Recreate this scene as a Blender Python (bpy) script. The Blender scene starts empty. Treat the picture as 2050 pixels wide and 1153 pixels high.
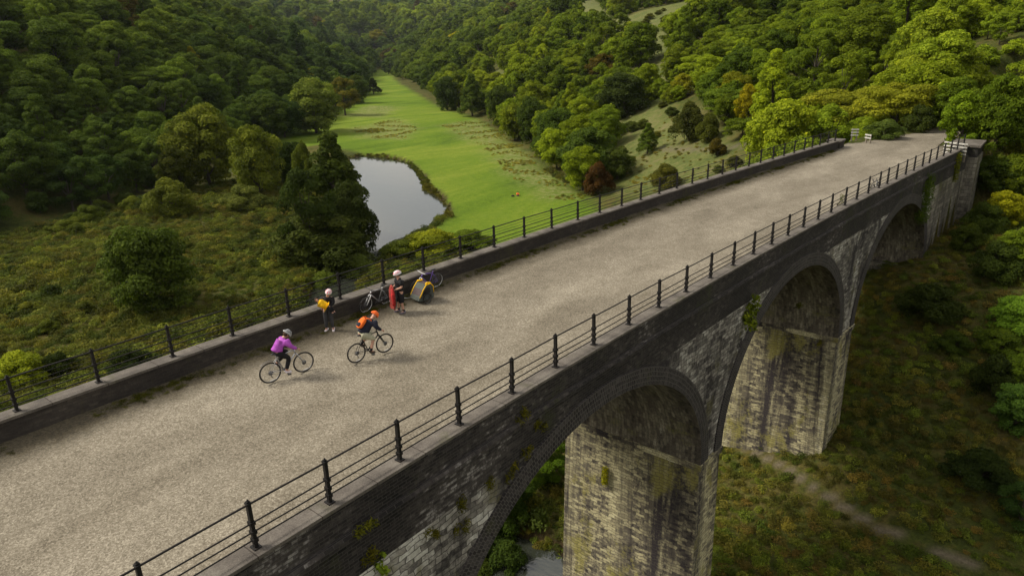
import bpy, bmesh, math, random
import numpy as np
from mathutils import Vector, Matrix, Quaternion
random.seed(7); rng = np.random.default_rng(7)
S = bpy.context.scene; COL = S.collection
R_ = math.radians

# ---------------------------------------------------------------- camera, sky, sun, exposure
CX, CZ, YAW, PITCH, ROLL, FOC = 9.9606, 8.2745, -0.67853, 0.33755, -0.02608, 1366.0
_f = np.array([math.sin(YAW)*math.cos(PITCH), math.cos(YAW)*math.cos(PITCH), -math.sin(PITCH)])
_r0 = np.array([math.cos(YAW), -math.sin(YAW), 0.0]); _u0 = np.cross(_r0, _f)
_r = math.cos(ROLL)*_r0 + math.sin(ROLL)*_u0; _u = -math.sin(ROLL)*_r0 + math.cos(ROLL)*_u0
CAM = np.array([CX, 0.0, CZ])
cd = bpy.data.cameras.new('camera'); cam = bpy.data.objects.new('camera', cd); COL.objects.link(cam)
cam.matrix_world = Matrix(((_r[0], _u[0], -_f[0], CAM[0]), (_r[1], _u[1], -_f[1], CAM[1]), (_r[2], _u[2], -_f[2], CAM[2]), (0, 0, 0, 1)))
cd.sensor_width = 36; cd.lens = FOC/2050*36; cd.clip_end = 12000; cd.clip_start = .1
S.camera = cam
SUN_EL, SUN_AZ = 44, 236        # azimuth measured clockwise from +Y (the light comes from the left of the photo)
W = bpy.data.worlds.new('World'); S.world = W; W.use_nodes = True
nt = W.node_tree; nt.nodes.clear()
wo = nt.nodes.new('ShaderNodeOutputWorld'); bg = nt.nodes.new('ShaderNodeBackground')
sky = nt.nodes.new('ShaderNodeTexSky'); sky.sky_type = 'NISHITA'; sky.sun_disc = False
sky.sun_elevation = R_(SUN_EL); sky.sun_rotation = R_(SUN_AZ); sky.dust_density = 3; sky.ozone_density = .6
tc = nt.nodes.new('ShaderNodeTexCoord'); mp = nt.nodes.new('ShaderNodeMapping'); mp.inputs['Scale'].default_value = (1, 1, 4.5)
cn = nt.nodes.new('ShaderNodeTexNoise'); cn.inputs['Scale'].default_value = 4.2; cn.inputs['Detail'].default_value = 7; cn.inputs['Roughness'].default_value = .6
cr = nt.nodes.new('ShaderNodeValToRGB'); cr.color_ramp.elements[0].position = .36; cr.color_ramp.elements[1].position = .62
cr.color_ramp.elements[0].color = (.25, .25, .25, 1); cr.color_ramp.elements[1].color = (.95, .95, .95, 1)
mx = nt.nodes.new('ShaderNodeMix'); mx.data_type = 'RGBA'; mx.inputs[7].default_value = (8.8, 8.2, 7.2, 1)
nt.links.new(tc.outputs['Generated'], mp.inputs[0]); nt.links.new(mp.outputs[0], cn.inputs[0]); nt.links.new(cn.outputs[0], cr.inputs[0])
nt.links.new(cr.outputs[0], mx.inputs[0]); nt.links.new(sky.outputs[0], mx.inputs[6]); nt.links.new(mx.outputs[2], bg.inputs[0])
bg.inputs[1].default_value = .102; nt.links.new(bg.outputs[0], wo.inputs[0])
sd = bpy.data.lights.new('sun', 'SUN'); sd.energy = 3.4; sd.angle = R_(14); sd.color = (1, .93, .80)
sun = bpy.data.objects.new('sun', sd); COL.objects.link(sun)
az, el = R_(SUN_AZ), R_(SUN_EL)
sv = Vector((math.sin(az)*math.cos(el), math.cos(az)*math.cos(el), math.sin(el)))
sun.rotation_euler = (-sv).to_track_quat('-Z', 'Y').to_euler(); sun.location = (0, 0, 60)
S.view_settings.view_transform = 'Standard'; S.view_settings.look = 'None'; S.view_settings.exposure = .3; S.view_settings.gamma = 1
S.render.film_transparent = False
S.cycles.max_bounces = 5; S.cycles.diffuse_bounces = 2; S.cycles.glossy_bounces = 2; S.cycles.transmission_bounces = 3; S.cycles.use_denoising = True

# ---------------------------------------------------------------- helpers
def ray(px, py):
    return (px-1025)/FOC*_r - (py-576.5)/FOC*_u + _f
def at(px, py, z):
    d = ray(px, py); p = CAM + (z-CAM[2])/d[2]*d; return p
def project(P):
    D = np.atleast_2d(P)-CAM; z = D@_f
    return np.stack([1025+FOC*(D@_r)/z, 576.5-FOC*(D@_u)/z, z], -1)
def meta(o, label=None, cat=None, group=None, kind=None):
    for k, v in (('label', label), ('category', cat), ('group', group), ('kind', kind)):
        if v: o[k] = v
    return o
def empty(name, loc=(0, 0, 0), rz=0, label=None, cat=None, group=None):
    o = bpy.data.objects.new(name, None); COL.objects.link(o); o.location = loc; o.rotation_euler = (0, 0, rz)
    o.empty_display_size = .2
    return meta(o, label, cat, group)
def link(name, me, parent=None, smooth=False):
    o = bpy.data.objects.new(name, me); COL.objects.link(o); o.parent = parent
    if smooth: me.shade_smooth()
    return o
class MB:
    def __init__(s): s.v = []; s.f = []; s.uv = []; s.m = []
    def quad(s, pts, uvs=None, m=0):
        i = len(s.v); s.v += [tuple(p) for p in pts]; s.f.append(tuple(range(i, i+len(pts))))
        s.uv.append(uvs or [(0, 0)]*len(pts)); s.m.append(m)
    def box(s, a, b, m=0, M=None):
        x0, y0, z0 = a; x1, y1, z1 = b
        c = [Vector(p) for p in ((x0, y0, z0), (x1, y0, z0), (x1, y1, z0), (x0, y1, z0), (x0, y0, z1), (x1, y0, z1), (x1, y1, z1), (x0, y1, z1))]
        if M: c = [M@p for p in c]
        for f in ((0, 3, 2, 1), (4, 5, 6, 7), (0, 1, 5, 4), (1, 2, 6, 5), (2, 3, 7, 6), (3, 0, 4, 7)):
            p = [c[k] for k in f]; a_ = (p[1]-p[0]).length; b_ = (p[2]-p[1]).length
            s.quad(p, [(0, 0), (a_, 0), (a_, b_), (0, b_)], m)
        return s
    def tube(s, pts, r, n=8, m=0, cap=True):
        pts = [Vector(p) for p in pts]; rs = r if isinstance(r, (list, tuple)) else [r]*len(pts)
        rings = []; up = None
        for i, p in enumerate(pts):
            t = (pts[min(i+1, len(pts)-1)]-pts[max(i-1, 0)])
            t = t.normalized() if t.length > 1e-9 else Vector((0, 0, 1))
            if up is None: up = t.orthogonal().normalized()
            up = (up-t*up.dot(t)); up = up.normalized() if up.length > 1e-6 else t.orthogonal().normalized()
            w = t.cross(up)
            rings.append([p+(up*math.cos(2*math.pi*k/n)+w*math.sin(2*math.pi*k/n))*rs[i] for k in range(n)])
        b = len(s.v)
        for g in rings: s.v += [tuple(q) for q in g]
        L = 0
        for i in range(len(rings)-1):
            l2 = L+(pts[i+1]-pts[i]).length
            for k in range(n):
                k2 = (k+1) % n
                s.f.append((b+i*n+k, b+i*n+k2, b+(i+1)*n+k2, b+(i+1)*n+k)); c = 2*math.pi*rs[i]/n
                s.uv.append([(k*c, L), ((k+1)*c, L), ((k+1)*c, l2), (k*c, l2)]); s.m.append(m)
            L = l2
        if cap:
            s.f.append(tuple(b+k for k in range(n-1, -1, -1))); s.uv.append([(0, 0)]*n); s.m.append(m)
            e = b+(len(rings)-1)*n; s.f.append(tuple(e+k for k in range(n))); s.uv.append([(0, 0)]*n); s.m.append(m)
        return s
    def torus(s, c, axis, R, r, N=40, n=8, m=0, a0=0, a1=2*math.pi):
        c = Vector(c); ax = Vector(axis).normalized(); e1 = ax.orthogonal().normalized()
        if abs(ax.y) > .9: e1 = Vector((1, 0, 0))
        e2 = ax.cross(e1); closed = abs(a1-a0-2*math.pi) < 1e-6
        b = len(s.v); K = N if closed else N+1
        for i in range(K):
            a = a0+(a1-a0)*i/N; d = e1*math.cos(a)+e2*math.sin(a)
            for k in range(n):
                t = 2*math.pi*k/n; s.v.append(tuple(c+d*(R+r*math.cos(t))+ax*r*math.sin(t)))
        for i in range(N):
            j = (i+1) % K
            for k in range(n):
                k2 = (k+1) % n; s.f.append((b+i*n+k, b+i*n+k2, b+j*n+k2, b+j*n+k)); s.uv.append([(0, 0)]*4); s.m.append(m)
        return s
    def ell(s, c, r, nu=14, nv=10, m=0, M=None, f=None):
        b = len(s.v); c = Vector(c)
        for j in range(nv+1):
            th = math.pi*j/nv
            for i in range(nu):
                ph = 2*math.pi*i/nu; d = Vector((math.sin(th)*math.cos(ph), math.sin(th)*math.sin(ph), math.cos(th)))
                k = f(d) if f else 1
                p = Vector((d.x*r[0], d.y*r[1], d.z*r[2]))*k
                if M: p = M@p
                s.v.append(tuple(p+c))
        for j in range(nv):
            for i in range(nu):
                i2 = (i+1) % nu; s.f.append((b+j*nu+i, b+(j+1)*nu+i, b+(j+1)*nu+i2, b+j*nu+i2)); s.uv.append([(0, 0)]*4); s.m.append(m)
        return s
    def mesh(s, name, mats):
        me = bpy.data.meshes.new(name); me.from_pydata(s.v, [], s.f)
        uvl = me.uv_layers.new(name='UVMap'); flat = [c for u in s.uv for c in u]
        uvl.data.foreach_set('uv', np.array(flat, dtype=np.float32).ravel())
        for m in (mats if isinstance(mats, (list, tuple)) else [mats]): me.materials.append(m)
        me.polygons.foreach_set('material_index', s.m); me.update(); return me
    def build(s, name, mats, parent=None, smooth=False):
        me = s.mesh(name, mats)
        bm = bmesh.new(); bm.from_mesh(me); bmesh.ops.remove_doubles(bm, verts=bm.verts, dist=1e-5); bm.to_mesh(me); bm.free()
        return link(name, me, parent, smooth)

# ---------------------------------------------------------------- materials
class NT:
    def __init__(s, name):
        s.mat = bpy.data.materials.new(name); s.mat.use_nodes = True; s.t = s.mat.node_tree
        s.b = s.t.nodes['Principled BSDF']; s.b.inputs['Roughness'].default_value = .85
        s.b.inputs['Specular IOR Level'].default_value = .3
    def n(s, t, **k):
        x = s.t.nodes.new(t)
        for a, v in k.items(): setattr(x, a, v)
        return x
    def l(s, a, b): s.t.links.new(a, b)
    def val(s, sock, v):
        if hasattr(v, 'is_linked') or hasattr(v, 'links'): s.l(v, sock)
        else: sock.default_value = v
    def noise(s, co, sc, det=4, ro=.55, dist=0):
        x = s.n('ShaderNodeTexNoise'); x.inputs['Scale'].default_value = sc; x.inputs['Detail'].default_value = det
        x.inputs['Roughness'].default_value = ro; x.inputs['Distortion'].default_value = dist
        if co is not None: s.l(co, x.inputs['Vector'])
        return x.outputs[0]
    def mapp(s, co, sc=(1, 1, 1), loc=(0, 0, 0)):
        x = s.n('ShaderNodeMapping'); x.inputs['Scale'].default_value = sc; x.inputs['Location'].default_value = loc; s.l(co, x.inputs[0]); return x.outputs[0]
    def ramp(s, f, stops):
        x = s.n('ShaderNodeValToRGB'); e = x.color_ramp.elements
        while len(e) < len(stops): e.new(.5)
        for q, (p, c) in zip(e, stops): q.position = p; q.color = (c if len(c) == 4 else (*c, 1)) if hasattr(c, '__len__') else (c, c, c, 1)
        s.l(f, x.inputs[0]); return x.outputs[0]
    def mix(s, f, a, b, mode='MIX'):
        x = s.n('ShaderNodeMix', data_type='RGBA', blend_type=mode)
        for i, v in ((0, f), (6, a), (7, b)):
            if isinstance(v, (int, float)): x.inputs[i].default_value = v if i == 0 else (v, v, v, 1)
            elif isinstance(v, tuple): x.inputs[i].default_value = (*v, 1) if len(v) == 3 else v
            else: s.l(v, x.inputs[i])
        return x.outputs[2]
    def math(s, op, a, b=0.0):
        x = s.n('ShaderNodeMath', operation=op)
        for i, v in ((0, a), (1, b)):
            if isinstance(v, (int, float)): x.inputs[i].default_value = v
            else: s.l(v, x.inputs[i])
        return x.outputs[0]
    def bump(s, h, st=.4, d=.02, nrm=None):
        x = s.n('ShaderNodeBump'); x.inputs['Strength'].default_value = st; x.inputs['Distance'].default_value = d; s.l(h, x.inputs['Height'])
        if nrm is not None: s.l(nrm, x.inputs['Normal'])
        s.l(x.outputs[0], s.b.inputs['Normal']); return x.outputs[0]
    def col(s, c):
        if isinstance(c, tuple): s.b.inputs['Base Color'].default_value = (*c, 1)
        else: s.l(c, s.b.inputs['Base Color'])
        return s
def plain(name, c, rough=.6, metal=0, var=.15, scale=25, spec=.4):
    m = NT(name); co = m.n('ShaderNodeTexCoord').outputs['Object']
    nz = m.noise(co, scale, 3); k = m.ramp(nz, [(.3, 1-var), (.7, 1+var)])
    m.col(m.mix(1.0, c, k, 'MULTIPLY')); m.b.inputs['Roughness'].default_value = rough; m.b.inputs['Metallic'].default_value = metal
    m.b.inputs['Specular IOR Level'].default_value = spec
    return m.mat
def masonry(name, stops, bw, bh, mortar, mcol, streak=(.5, .07), stain=None, stain_pos=(.45, .6), distort=.05, bumpd=.03, moss=None, bvar=.11):
    m = NT(name); uv = m.n('ShaderNodeTexCoord').outputs['UV']
    nz = m.n('ShaderNodeTexNoise'); nz.inputs['Scale'].default_value = 2.6; m.l(uv, nz.inputs[0])
    sub = m.n('ShaderNodeVectorMath', operation='SUBTRACT'); m.l(nz.outputs[1], sub.inputs[0]); sub.inputs[1].default_value = (.5, .5, .5)
    sc = m.n('ShaderNodeVectorMath', operation='SCALE'); m.l(sub.outputs[0], sc.inputs[0]); sc.inputs['Scale'].default_value = distort
    ad = m.n('ShaderNodeVectorMath', operation='ADD'); m.l(uv, ad.inputs[0]); m.l(sc.outputs[0], ad.inputs[1])
    br = m.n('ShaderNodeTexBrick'); m.l(ad.outputs[0], br.inputs['Vector'])
    for k, v in (('Color1', (0, 0, 0, 1)), ('Color2', (1, 1, 1, 1)), ('Mortar', (.5, .5, .5, 1)), ('Scale', 1), ('Mortar Size', mortar), ('Mortar Smooth', .3), ('Bias', 0), ('Brick Width', bw), ('Row Height', bh)): br.inputs[k].default_value = v
    st = m.noise(m.mapp(uv, (streak[0], streak[1], 1)), 1.0, 6, .62, .3)
    fine = m.noise(uv, 5.5, 6, .7)
    v = m.math('ADD', m.math('MULTIPLY', st, .62), m.math('ADD', m.math('MULTIPLY', m.math('SUBTRACT', br.outputs[0], .5-.055/bvar), bvar), m.math('MULTIPLY', fine, .34)))
    c = m.ramp(m.math('SUBTRACT', v, .06), stops)
    if stain:
        s2 = m.noise(m.mapp(uv, (streak[0]*.9, streak[1]*.7, 1), (7.3, 3.1, 0)), 1.0, 6, .68, .7)
        s2 = m.math('ADD', s2, m.math('MULTIPLY', m.math('SUBTRACT', fine, .5), .35))
        c = m.mix(m.ramp(s2, [(stain_pos[0], 0.0), (stain_pos[1], 1.0)]), c, stain)
    if moss:
        mz = m.math('ADD', m.noise(m.mapp(uv, (.55, .3, 1), (2, 9, 0)), 1.0, 5, .65), m.math('MULTIPLY', m.math('SUBTRACT', fine, .5), .3))
        c = m.mix(m.ramp(mz, [(.56, 0.0), (.66, .8)]), c, moss)
    c = m.mix(m.math('MULTIPLY', br.outputs[1], .75), c, mcol)
    m.col(c)
    h = m.math('ADD', m.math('MULTIPLY', m.math('SUBTRACT', 1.0, br.outputs[1]), .7), m.math('ADD', m.math('MULTIPLY', fine, .8), m.math('MULTIPLY', br.outputs[0], .35)))
    m.bump(h, .8, bumpd); m.b.inputs['Roughness'].default_value = .9
    return m.mat
M = {}
M['pier'] = masonry('pier_stone', [(.36, (.035, .03, .03)), (.43, (.16, .14, .105)), (.49, (.42, .375, .225)), (.58, (.64, .585, .36)), (.70, (.84, .80, .64))],
                    .40, .15, .012, (.09, .08, .06), (.62, .05), (.04, .033, .037), (.47, .60), .26, .06, (.30, .27, .07), .13)
M['stone'] = masonry('spandrel_stone', [(.36, (.032, .028, .028)), (.43, (.13, .12, .108)), (.50, (.29, .27, .235)), (.59, (.66, .64, .58))],
                     .42, .16, .014, (.04, .035, .03), (.4, .2), (.03, .026, .028), (.5, .62), .22, .05, (.11, .10, .022), .12)
M['brick'] = masonry('blue_brick', [(.36, (.010, .009, .009)), (.48, (.028, .024, .023)), (.57, (.07, .06, .055)), (.66, (.34, .32, .3))],
                     .225, .08, .010, (.07, .064, .058), (.3, .3), None, (.5, .6), .02, .02, (.035, .04, .012))
M['ring'] = masonry('ring_brick', [(.32, (.018, .015, .015)), (.5, (.04, .035, .034)), (.64, (.07, .062, .058)), (.80, (.16, .15, .14))],
                    .11, .155, .015, (.12, .11, .10), (.5, 1.5), None, (.5, .6), .07, .04, (.05, .05, .02), .25)
M['abut'] = masonry('abutment_stone', [(.34, (.06, .055, .045)), (.45, (.17, .155, .125)), (.55, (.30, .28, .22)), (.7, (.5, .48, .4))],
                    .6, .3, .02, (.07, .062, .05), (.6, .12), (.05, .043, .035), (.56, .66), .10, .05, (.09, .09, .03))
M['soffit'] = masonry('soffit_brick', [(.36, (.045, .038, .033)), (.46, (.13, .11, .085)), (.56, (.27, .24, .18)), (.66, (.62, .58, .48))],
                      .40, .14, .010, (.09, .08, .065), (.10, .75), (.035, .03, .03), (.52, .6), .2, .05, (.16, .15, .05))
M['inner'] = masonry('parapet_brick', [(.32, (.022, .019, .017)), (.5, (.045, .038, .033)), (.64, (.085, .072, .06)), (.80, (.2, .18, .15))],
                     .235, .085, .010, (.05, .044, .037), (.3, .5), None, (.5, .6), .02, .015, (.06, .055, .022))
def coping_mat():
    m = NT('coping_stone'); uv = m.n('ShaderNodeTexCoord').outputs['UV']
    n1 = m.noise(uv, 1.4, 6, .65); n2 = m.noise(uv, 30, 4, .7)
    c = m.ramp(m.math('ADD', m.math('MULTIPLY', n1, .6), m.math('MULTIPLY', n2, .4)), [(.34, (.05, .044, .038)), (.5, (.12, .105, .09)), (.66, (.22, .2, .17))])
    br = m.n('ShaderNodeTexBrick'); m.l(m.mapp(uv, (1, 1, 1), (0, 2.5, 0)), br.inputs['Vector'])
    for k, v in (('Color1', (.93, .93, .93, 1)), ('Color2', (1.06, 1.06, 1.06, 1)), ('Mortar', (.45, .42, .4, 1)), ('Scale', 1), ('Mortar Size', .012), ('Brick Width', 1.35), ('Row Height', 5)): br.inputs[k].default_value = v
    c = m.mix(1.0, c, br.outputs[0], 'MULTIPLY'); g = m.noise(uv, .9, 5, .7)
    c = m.mix(m.ramp(g, [(.56, 0.0), (.66, .6)]), c, (.075, .075, .035))
    m.col(c); m.bump(m.math('ADD', n2, br.outputs[1]), .5, .012); return m.mat
M['coping'] = coping_mat()
def gravel_mat():
    m = NT('gravel'); co = m.n('ShaderNodeTexCoord').outputs['Object']; uv = m.n('ShaderNodeTexCoord').outputs['UV']
    vo = m.n('ShaderNodeTexVoronoi'); vo.inputs['Scale'].default_value = 26; m.l(co, vo.inputs[0])
    vo2 = m.n('ShaderNodeTexVoronoi'); vo2.inputs['Scale'].default_value = 60; m.l(co, vo2.inputs[0])
    g = m.n('ShaderNodeSeparateColor'); m.l(vo.outputs['Color'], g.inputs[0]); g2 = m.n('ShaderNodeSeparateColor'); m.l(vo2.outputs['Color'], g2.inputs[0])
    big = m.noise(m.mapp(co, (1, .35, 1)), .45, 5, .6, .4); mid = m.noise(co, 1.7, 5, .65)
    v = m.math('ADD', m.math('ADD', m.math('MULTIPLY', g.outputs[0], .20), m.math('MULTIPLY', g2.outputs[0], .18)), m.math('ADD', m.math('MULTIPLY', big, .44), m.math('MULTIPLY', mid, .18)))
    c = m.ramp(v, [(.32, (.095, .080, .056)), (.45, (.162, .140, .103)), (.57, (.232, .204, .155)), (.72, (.38, .342, .27))])
    at_ = m.n('ShaderNodeAttribute', attribute_name='dirt'); d = m.math('ADD', at_.outputs['Fac'], m.math('MULTIPLY', m.math('SUBTRACT', mid, .5), 1.1))
    c = m.mix(m.ramp(d, [(.3, 0.0), (.85, .88)]), c, m.mix(g.outputs[1], (.035, .028, .018), (.10, .083, .05)))
    m.col(c); m.bump(m.math('ADD', g.outputs[0], m.math('MULTIPLY', mid, 1.2)), .55, .03); m.b.inputs['Roughness'].default_value = .95; return m.mat
M['gravel'] = gravel_mat()
def iron_mat():
    m = NT('black_iron'); co = m.n('ShaderNodeTexCoord').outputs['Object']
    n1 = m.noise(co, 14, 5, .7); m.col(m.ramp(n1, [(.4, (.008, .008, .008)), (.62, (.016, .013, .012)), (.78, (.06, .035, .022))])); m.b.inputs['Roughness'].default_value = .6; m.bump(n1, .3, .004); return m.mat
M['iron'] = iron_mat()
def leaf_mat(name='leaves'):
    m = NT(name); a = m.n('ShaderNodeAttribute', attribute_name='tint', attribute_type='INSTANCER')
    lv = m.n('ShaderNodeAttribute', attribute_name='leafvar'); oi = m.n('ShaderNodeObjectInfo')
    k = m.ramp(lv.outputs['Fac'], [(0, (.5, .52, .5)), (.5, (.95, .95, .9)), (.9, (1.45, 1.35, 1.1)), (1, (2.0, 1.7, 1.0))])
    c = m.mix(1.0, a.outputs['Color'], k, 'MULTIPLY')
    r = m.ramp(oi.outputs['Random'], [(0, (.58, .66, .7)), (.5, (1, 1, 1)), (1, (1.22, 1.2, .95))])
    c = m.mix(1.0, c, r, 'MULTIPLY'); c = m.mix(1.0, c, (1.14, 1.08, .50), 'MULTIPLY'); m.col(c); m.b.inputs['Roughness'].default_value = .8; m.b.inputs['Specular IOR Level'].default_value = .06
    tr = m.n('ShaderNodeBsdfTranslucent'); m.l(m.mix(1.0, c, (1.3, 1.5, .6), 'MULTIPLY'), tr.inputs[0])
    ms = m.n('ShaderNodeMixShader'); ms.inputs[0].default_value = .22; m.l(m.b.outputs[0], ms.inputs[1]); m.l(tr.outputs[0], ms.inputs[2])
    m.l(ms.outputs[0], m.t.nodes['Material Output'].inputs[0]); return m.mat
M['leaf'] = leaf_mat()
M['bark'] = plain('bark', (.06, .048, .035), .9, 0, .4, 6)
def terrain_mat():
    m = NT('terrain_ground'); co = m.n('ShaderNodeTexCoord').outputs['Object']
    z = m.n('ShaderNodeAttribute', attribute_name='zone'); sp = m.n('ShaderNodeSeparateColor'); m.l(z.outputs['Color'], sp.inputs[0])
    z2 = m.n('ShaderNodeAttribute', attribute_name='zone2'); sp2 = m.n('ShaderNodeSeparateColor'); m.l(z2.outputs['Color'], sp2.inputs[0])
    f1 = m.noise(co, .11, 6, .6, .5); f2 = m.noise(co, .9, 6, .7); f3 = m.noise(co, 5, 5, .75)
    mixv = m.math('ADD', m.math('MULTIPLY', f1, .55), m.math('MULTIPLY', f2, .45))
    scrub = m.ramp(mixv, [(.36, (.03, .042, .010)), (.46, (.07, .085, .016)), (.56, (.115, .095, .028)), (.66, (.105, .13, .02))])
    scrub = m.mix(m.ramp(f3, [(.35, .55), (.6, 0.0)]), scrub, (.012, .014, .006))
    strk = m.noise(m.mapp(co, (.05, .02, .05)), 1.0, 5, .6, 1.0)
    mead = m.ramp(m.math('ADD', m.math('MULTIPLY', strk, .5), m.math('ADD', m.math('MULTIPLY', f2, .22), m.math('MULTIPLY', f3, .28))), [(.36, (.055, .096, .008)), (.46, (.10, .165, .011)), (.54, (.145, .20, .018)), (.64, (.22, .255, .04))])
    tuft = m.ramp(f2, [(.38, (.09, .12, .02)), (.52, (.17, .18, .06)), (.7, (.28, .26, .12))])
    mead = m.mix(m.math('MULTIPLY', sp2.outputs[0], m.ramp(f2, [(.32, .1), (.6, .95)])), mead, tuft)
    slope = m.ramp(m.math('ADD', m.math('MULTIPLY', f1, .4), m.math('MULTIPLY', f2, .6)), [(.35, (.05, .075, .02)), (.5, (.115, .13, .036)), (.66, (.17, .145, .07))])
    c = m.mix(sp.outputs[0], scrub, mead); c = m.mix(sp.outputs[1], c, slope)
    dirt = m.ramp(f3, [(.3, (.09, .075, .05)), (.7, (.19, .16, .11))])
    c = m.mix(sp.outputs[2], c, dirt); c = m.mix(sp2.outputs[1], c, m.ramp(f2, [(.3, (.018, .014, .008)), (.7, (.07, .05, .022))]))
    m.col(c); m.bump(m.math('ADD', m.math('MULTIPLY', f3, .35), f2), .9, .35); m.b.inputs['Roughness'].default_value = 1; m.b.inputs['Specular IOR Level'].default_value = .1
    return m.mat
M['terrain'] = terrain_mat()
def water_mat():
    m = NT('river_water'); co = m.n('ShaderNodeTexCoord').outputs['Object']
    m.col((.03, .034, .025)); m.b.inputs['Roughness'].default_value = .06; m.b.inputs['IOR'].default_value = 1.65; m.b.inputs['Specular IOR Level'].default_value = .9
    h = m.math('ADD', m.noise(m.mapp(co, (1, 2.2, 1)), .9, 4, .6), m.math('MULTIPLY', m.noise(co, .12, 3), .8)); m.bump(h, .22, .08); return m.mat
M['water'] = water_mat()

# ---------------------------------------------------------------- the bridge's curved plan
PC = (-6.85394693076553e-06, 0.0014279422392699257, -0.005416124589203706, 0.03459952914044948)
PL = (-5.566659164849726e-06, 0.0013782661906769163, -0.005868852644883973, -9.351412421038624)
def xr(y): return ((PC[0]*y+PC[1])*y+PC[2])*y+PC[3]
def xl(y): return ((PL[0]*y+PL[1])*y+PL[2])*y+PL[3]
ZG = -.68
# ---------------------------------------------------------------- terrain
FLOOR_Z = -17.5
RIGHT = [(260, -120), (90, -20), (60, 16), (30, 25), (12, 30), (-2, 33), (-12, 44), (-25, 62), (-42, 86), (-55, 101), (-71, 118), (-104, 148), (-172, 208), (-229, 246), (-400, 395), (-620, 562), (-880, 785)]
LEFT = [(-890, 760), (-740, 640), (-490, 418), (-307, 253), (-240, 186), (-196, 142), (-158, 95), (-141, 72), (-124, 49), (-117, 30), (-104, 5), (-96, -60), (-60, -160)]
def segdist(P, poly, closed=False):
    A = np.array(poly, float); B = np.roll(A, -1, 0) if closed else A[1:]
    if not closed: A = A[:-1]
    best = np.full(len(P), 1e18)
    for a, b in zip(A, B):
        ab = b-a; t = np.clip(((P-a)@ab)/(ab@ab), 0, 1); d = P-(a+t[:, None]*ab); best = np.minimum(best, (d*d).sum(1))
    return np.sqrt(best)
def inside(P, poly):
    x, y = P[:, 0], P[:, 1]; r = np.zeros(len(P), bool); n = len(poly)
    for i in range(n):
        x1, y1 = poly[i]; x2, y2 = poly[(i+1) % n]
        if y1 == y2: continue
        c = ((y1 > y) != (y2 > y)) & (x < (x2-x1)*(y-y1)/(y2-y1)+x1); r ^= c
    return r
FLOOR = RIGHT+LEFT
RIVER = [(-137, 119.5), (-130, 120.5), (-117, 117), (-103, 107), (-90, 96.5), (-80, 90), (-74, 85.5), (-69, 80), (-66.5, 73), (-64, 64), (-58, 54.5), (-48, 44), (-36, 36), (-24, 29), (-14, 25.2), (-6.2, 24.4), (-2, 21.5), (14, 17), (45, 10), (45, -2), (14, 3),
         (0, 8), (-10, 13.5), (-24, 22), (-36, 29), (-48, 36.5), (-58, 46), (-67, 56), (-74, 64), (-84, 74), (-97, 84), (-114, 98), (-128, 108), (-137, 115)]
_ns = [(rng.uniform(.6, 1.4), rng.uniform(0, 6.28), rng.uniform(0, 6.28)) for _ in range(14)]
def vnoise(P, sc):
    v = np.zeros(len(P))
    for i, (k, a, b) in enumerate(_ns):
        v += np.sin((P[:, 0]*math.cos(a)+P[:, 1]*math.sin(a))*k*sc+b)
    return v/5.0
PATHC = [(-.8, 58), (-.6, 66), (-.2, 74), (0.2, 82), (1.2, 92), (4, 106), (10, 122)]
def height(P):
    P = np.atleast_2d(np.asarray(P, float)); ins = inside(P, FLOOR)
    dr = segdist(P, RIGHT); dl = segdist(P, LEFT)
    right = dr <= dl
    d = np.where(ins, 0, np.minimum(dr, dl)); slope = np.where(right, .52, .56); cap = np.where(right, 120., 150.)
    x = slope*(np.sqrt(d*d+64)-8); h = cap*(1-np.exp(-x/cap))
    h = h*(1+.16*np.clip(d/80, 0, 1)*vnoise(P, .016)) + np.clip(d/40, 0, 1)*vnoise(P+50, .07)*1.3
    z = FLOOR_Z+h+.22*vnoise(P, .21)+.06*vnoise(P, 1.1)
    z = z+3.0*np.exp(-((P[:, 0]-3)**2/90+(P[:, 1]-57)**2/60))
    rd = segdist(P, RIVER, True); ri = inside(P, RIVER); s = np.where(ri, rd, -rd)+.5*vnoise(P, .5)+.3*vnoise(P, 1.7)
    bank = np.clip((s+1.3)/2.2, 0, 1); z = z-bank*bank*(3-2*bank)*2.1
    # the level ledge on which the trackbed leaves the bridge
    pd = segdist(P, PATHC); w = np.clip(1-(pd-5.2)/4.5, 0, 1); w = w*w*(3-2*w)
    xx = xr(P[:, 1]); onb = (P[:, 1] < 70.5) & ((P[:, 0] > xx+.1) | (P[:, 0] < xl(P[:, 1])-.1) | (P[:, 1] < 59))
    w = np.where(onb, 0, w)
    return z*(1-w)+(ZG-.06)*w
def hz(x, y): return float(height([(x, y)])[0])
def ground(px, py, off=0.0):
    d = ray(px, py); ts = np.concatenate([np.arange(20, 160, .4), np.arange(160, 500, 1.5), np.arange(500, 3500, 6)])
    P = CAM+ts[:, None]*d; hh = height(P[:, :2])+off; b = P[:, 2] < hh
    i = int(np.argmax(b)) if b.any() else len(ts)-1
    return P[i]
def pxpoly(pts, z=None): return [tuple((at(*p, z) if z is not None else ground(*p))[:2]) for p in pts]
def smooth(x, a, b):
    t = np.clip((x-a)/(b-a), 0, 1); return t*t*(3-2*t)
MEADOW = pxpoly([(560, 300), (560, 262), (640, 240), (700, 214), (722, 190), (722, 150), (770, 137), (800, 168), (880, 215), (960, 240), (1040, 297), (1110, 352), (1185, 400), (1230, 450), (1020, 560), (850, 475), (905, 432), (880, 408), (845, 372), (820, 330), (770, 312), (715, 306), (640, 290)], FLOOR_Z)
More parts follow.
